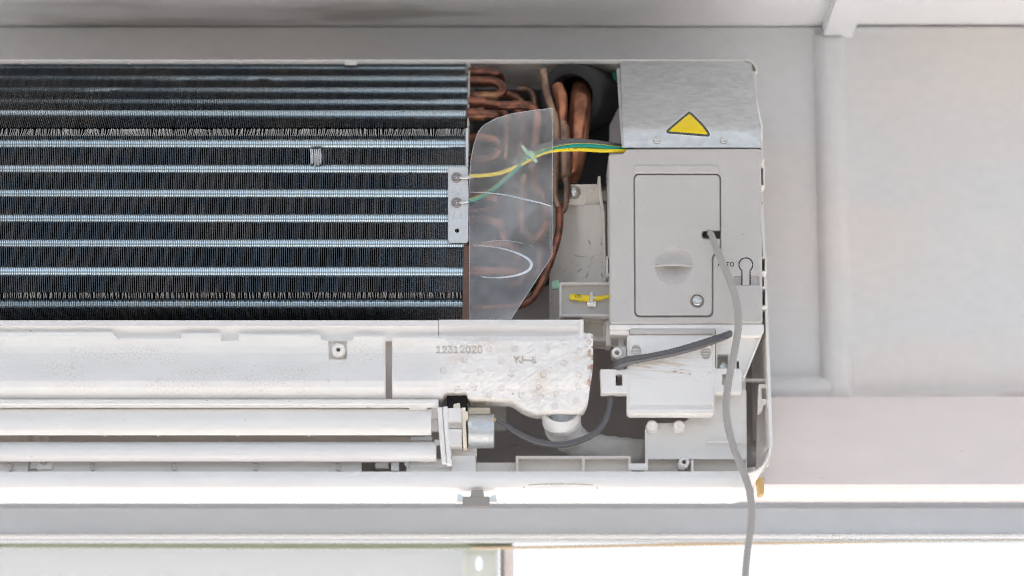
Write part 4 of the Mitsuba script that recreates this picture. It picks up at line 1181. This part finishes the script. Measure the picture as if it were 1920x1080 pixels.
# hinge links of the louvres
for px in (52, 68, 88):
    part('louvre_link', bx(px - 4, 815, px + 3, 831, 0.012, 0.006, 0.0005), 'chassis_grey')
LB = part('louvre_bearing', join(bx(68, 863, 98, 880, 0.010, 0.008, 0.0006), bx(57, 862, 68, 878, 0.012, 0.008, 0.0005)), 'white_plastic')
add(f'{LB}__hole', lathe(82, 866, 0.0096, [(0, 0.005), (3, 0.0045), (3.4, -0.0004), (6, -0.0004), (7, 0.0006)], 16), 'chassis_grey')
part('louvre_bearing', join(bx(768, 862, 846, 876, 0.010, 0.010, 0.0006), bx(733, 863, 748, 882, 0.010, 0.01, 0.0006), bx(704, 864, 728, 877, 0.014, 0.008, 0.0005)), 'white_plastic')
for px, py in ((763, 869), (797, 865)):
    part('louvre_bearing__pin', lathe(px, py, 0.009, [(0, -0.0016), (3.5, -0.0014), (4.6, -0.0006), (5, 0.003)], 16), 'white_plastic')
for px in (18, 172, 325, 478, 633, 875):
    part('tray_peg', bx(px - 3, 868, px + 4, 882, 0.0095, 0.008, 0.0012, 2.5), 'chassis_grey')
part('louvre_arm', prism(rounded([(716, 820), (810, 817), (810, 830), (716, 830)], 1), 0.018, 0.006, 0.0005), 'cream_plastic')
part('louvre_arm', bx(770, 818, 810, 826, 0.010, 0.006, 0.0005), 'sticker_white')

# louvre end bracket, gear and stepping motor
EB = part('louvre_end_bracket', prism(spline([(820, 763), (822, 800), (825, 835), (828, 867)], 6).tolist() + spline([(837, 868), (834.5, 835), (831.5, 800), (829.5, 763)], 6).tolist(), -0.008, 0.012, 0.0008), 'glossy_white', 'curved white bracket at the louvre ends')
add(f'{EB}__outer_strip', prism(spline([(830.5, 762), (832.5, 800), (835.5, 835), (838, 870)], 6).tolist() + spline([(847.5, 870.5), (844, 835), (841, 800), (839.5, 762)], 6).tolist(), -0.010, 0.012, 0.0008), 'glossy_white')
add(f'{EB}__pivot', join(bx(808, 764, 821, 786, 0.004, 0.006, 0.0006), bx(809, 787, 822, 808, 0.006, 0.006, 0.0006), bx(815, 824, 826, 834, 0.006, 0.006, 0.0006), bx(767, 762, 800, 769, -0.001, 0.006, 0.0005)), 'white_plastic')
GB = part('gear_box', join(bx(840, 765, 866, 791, -0.004, 0.02, 0.0008, 1.5), bx(841, 804, 866, 836, -0.003, 0.02, 0.0008, 1.5), bx(841, 792, 868, 803.5, 0.002, 0.012, 0.0006)), 'glossy_white', 'white and cream plastic gear box beside the motor')
add(f'{GB}__cream_plate', join(prism(rounded([(866, 764), (873, 764), (873, 771), (877.5, 771), (877.5, 786), (873, 788), (875.5, 838), (868, 838)], 1), -0.006, 0.02, 0.0006), prism(rounded([(851, 757), (856, 757), (857, 755.5), (862, 755.5), (863.5, 766), (849, 766)], 1), -0.002, 0.012, 0.0006)), 'gear_cream')
MT = part('louvre_motor', lathe_x(878, 927, 808.5, 0.010, [(0, 0), (0, 31), (0.03, 32), (0.95, 32), (0.99, 30.5), (1, 28), (1, 0)], 40), 'galvanised', 'silver metal can of the small louvre motor')
add(f'{MT}__connector', bx(878, 764, 919, 777, 0.004, 0.012, 0.0008), 'tan_plastic')
add(f'{MT}__ear', prism(rounded([(876, 789), (884, 790), (886, 799), (878, 803)], 2), -0.0045, 0.004, 0.0006), 'bright_metal')
add(f'{MT}__wire_guard', lathe_x(926, 930, 787, 0.002, [(0, 0), (0, 4), (1, 3), (1, 0)], 14), 'wood_chip')
part('motor_stand', join(bx(840, 838, 894, 856, 0.014, 0.01, 0.0006), bx(847, 854, 891, 886, 0.008, 0.02, 0.0006)), 'white_plastic')
part('pale_tab', prism(rounded(rect(889, 750, 949, 807), 3), 0.060, 0.004, 0.0008), 'white_plastic')
part('dark_padding', bx(838, 734, 876, 766, 0.012, 0.02, 0.001), 'insulation_foam')

# ------- lower right bay
part('bay_rail', join(bx(893, 867, 968, 886, 0.018, 0.01, 0.0006), prism(rounded(rect(967, 854.5, 1183, 887), 1.5), 0.010, 0.016, 0.0006, holes=[rect(972.5, 860, 1091, 884), rect(1097, 860, 1178, 884)])), 'cream_plastic')
part('bay_rail__floor', bx(969, 856, 1181, 886, 0.018, 0.002, 0), 'cream_plastic')
part('bay_clip', join(bx(1179, 868.5, 1215, 881, 0.004, 0.012, 0.001), bx(1181, 880, 1184, 886, 0.006, 0.01, 0.0004), bx(1209, 880, 1213, 886, 0.006, 0.01, 0.0004)), 'white_plastic')
BP = part('bay_plate', prism(rounded([(1209, 806), (1216, 793), (1280, 792.5), (1290, 786), (1294, 770), (1294, 730), (1399.5, 730), (1400.5, 888), (1210, 888)], 3), 0.024, 0.003, 0.0008, holes=[rect(1215, 860.5, 1399, 885)]), 'white_plastic')
add(f'{BP}__recess', bx(1209, 856, 1400, 888, 0.034, 0.002, 0), 'cream_plastic')
for cx in (1223, 1273.5):
    add(f'{BP}__peg', lathe(cx, 798, 0.013, [(0, 0.0), (8, 0.0), (10.4, 0.0008), (11, 0.0022), (11.6, 0.012)], 26), 'white_plastic')
    add(f'{BP}__peg_tip', lathe(cx, 798, 0.0128, [(2.5, 0.0), (3, -0.0004), (4, -0.0004), (5, 0.0003)], 18), 'white_plastic')
add(f'{BP}__rib', join(bx(1324, 826, 1400, 830.5, 0.020, 0.006, 0.0006), bx(1296, 861, 1300.5, 885, 0.018, 0.016, 0.0005)), 'white_plastic')
add(f'{BP}__ring', lathe(1283, 865.5, 0.012, [(3.8, 0.012), (4, 0.0008), (5, 0.0), (8.6, 0.0), (10, 0.0012), (10.2, 0.02)], 26), 'white_plastic')
add(f'{BP}__bracket', bx(1342, 700, 1398, 742, 0.030, 0.004, 0.0005), 'white_plastic')
part('side_rib', join(bx(1393, 709.5, 1441, 715, 0.036, 0.004, 0.0005), prism(rounded([(1423, 720), (1437, 720), (1437, 727), (1428, 727), (1428, 748), (1438, 748), (1440, 754), (1432, 760), (1428, 772), (1421, 775), (1422, 745)], 1), 0.020, 0.01, 0.0006)), 'white_plastic')
part('side_liner', prism([(1419, 752), (1443, 742), (1445, 862), (1432, 884), (1417, 885)], 0.040, 0.003, 0.0006), 'cream_plastic')
# drain outlet and hose wrapped in white cloth tape
HS = part('drain_hose', pipe([(1052, 787, 0.017), (1056, 802, 0.023), (1068, 820, 0.030), (1092, 836, 0.036), (1130, 842, 0.040), (1180, 846, 0.045), (1240, 852, 0.055), (1330, 852, 0.088), (1440, 852, 0.09)], [36, 34, 31, 28, 26, 25, 25, 25, 25], m=14, n=40,
                                 ripple=lambda s, a: 0.00035 * np.sin(s * 2 * math.pi / 0.0105 + a) + 0.0002 * np.sin(5 * a + s * 90)), 'hose_wrap', 'drain hose wrapped in ribbed white cloth tape')


def ring_v(px, py, y, prof, n=36, lean=0.0):
    c = P(px, py, y)
    a = np.linspace(0, 2 * math.pi, n, endpoint=False)
    V = np.vstack([np.stack([c[0] + r * PX * np.cos(a), c[1] + r * PX * np.sin(a), np.full(n, c[2] + h)], 1) for r, h in prof])
    F, k = [], np.arange(n)
    for i in range(len(prof) - 1):
        p, q = i * n + k, (i + 1) * n + k
        F += [np.stack([p, np.roll(p, -1), np.roll(q, -1)], 1), np.stack([p, np.roll(q, -1), q], 1)]
    m = trimesh.Trimesh(V, np.vstack(F), process=False)
    m.merge_vertices()
    m.update_faces(m.nondegenerate_faces())
    m.apply_transform(trimesh.transformations.rotation_matrix(lean, [1, 0, 0], c))
    m.fix_normals()
    return m


add(f'{HS}__collar', ring_v(1053, 784, 0.017, [(27, -0.006), (28, 0.004), (31, 0.0045), (34, 0.003), (36.5, 0.0), (36.5, -0.004), (33, -0.006), (27, -0.006)], lean=0.75), 'white_plastic')
add(f'{HS}__outlet', ring_v(1053, 778, 0.020, [(0, -0.010), (22, -0.010), (23, -0.008), (23, 0.01), (0, 0.01)], lean=0.5), 'rail_alu')
# motor cable and flat sleeve
part('motor_cable', pipe([(926, 786, 0.004), (945, 795, 0.004), (975, 815, 0.004), (1010, 829, 0.006), (1050, 834, 0.008), (1090, 825, 0.008), (1122, 807, 0.008), (1138, 782, 0.010), (1145, 750, 0.012), (1150, 720, 0.014), (1156, 695, 0.012)], [3.5, 4.5, 5.5, 6, 6, 6, 6, 6, 6, 6, 6], m=10, n=16), 'sleeve_grey', 'dark grey sleeved motor cable sagging below the foam block')
part('wire_sleeve', pipe([(1148, 694, 0.010), (1160, 684, 0.0), (1180, 676, -0.004), (1215, 670, -0.005), (1260, 661, -0.006), (1300, 650, -0.006), (1340, 637, -0.004), (1362, 629, -0.001), (1376, 622, 0.006)], [6, 10, 8.5, 7, 7.5, 8, 7.5, 7, 6], m=10, n=18, flat=0.7), 'sleeve_grey', 'wrinkled dark grey wire sleeve lying across the terminal cover')

# ------- bottom lip of the casing
BL = part('bottom_lip', xsheet([(886.5, 0.03), (887.5, 0.002), (889.5, -0.0015), (897, -0.0030), (908, -0.0028), (915, -0.0012), (920, 0.006), (932, 0.040), (938, 0.090), (941.5, 0.150)], 0.0024, -200, 1401, 0.0, True), 'glossy_white', smooth=60)
ov = [(979, 932), (979, 917), (984, 911), (1000, 908.5), (1050, 907.5), (1100, 908.5), (1117, 911), (1122, 917), (1122, 932)]
part('screw_cap_line', pipe([(979, 931, 0.036), (980, 918, 0.0), (986, 911, -0.0030), (1005, 908.3, -0.0042), (1050, 907.5, -0.0043), (1098, 908.3, -0.0042), (1116, 911, -0.0030), (1121, 918, 0.0), (1122, 931, 0.036)], 0.9, m=6, n=8)[0], 'tan_plastic', smooth=True)
CL = part('spring_clip', prism(rounded([(868, 931), (917, 931), (918, 949.5), (867, 949.5)], 1), -0.006, 0.006, 0.0006), 'clip_metal', 'bent brown spring clip under the casing')
add(f'{CL}__tab', prism(rounded([(884, 918), (906, 918), (908, 931), (882, 931)], 1), -0.0065, 0.002, 0.0006), 'dull_metal')
add(f'{CL}__wing', prism([(858, 926), (865, 927), (869, 933), (868, 940), (857, 940)], -0.005, 0.003, 0.0004), 'bright_metal')
add(f'{CL}__wing', prism([(917, 934), (922, 929), (929, 927), (932, 940), (918, 940)], -0.005, 0.003, 0.0004), 'bright_metal')

# ---------------------------------------------------------------- the loose grey cable
add('cable', pipe([(1322, 440, 0.030), (1330, 437, 0.004), (1334, 440, -0.006), (1339, 455, -0.012), (1350, 482, -0.016), (1364, 515, -0.018), (1377, 552, -0.018), (1383.5, 585, -0.018), (1383.5, 620, -0.018), (1376, 665, -0.018), (1367, 710, -0.018), (1361.5, 755, -0.018), (1364, 795, -0.018), (1376, 840, -0.020), (1392, 880, -0.022), (1404, 915, -0.022), (1409, 950, -0.022), (1407.5, 990, -0.022), (1402, 1030, -0.022), (1398, 1070, -0.022), (1397, 1110, -0.022), (1400, 1200, -0.02)],
                  [5.2, 5.2, 5.6, 6.4] + [6.8] * 12 + [6.6, 6.4, 6.2, 6.2, 6.2, 6.2], m=8, n=20)[0], 'cable_grey', 'loose grey cable hanging from the hatch of the control box', 'cable', smooth=True)
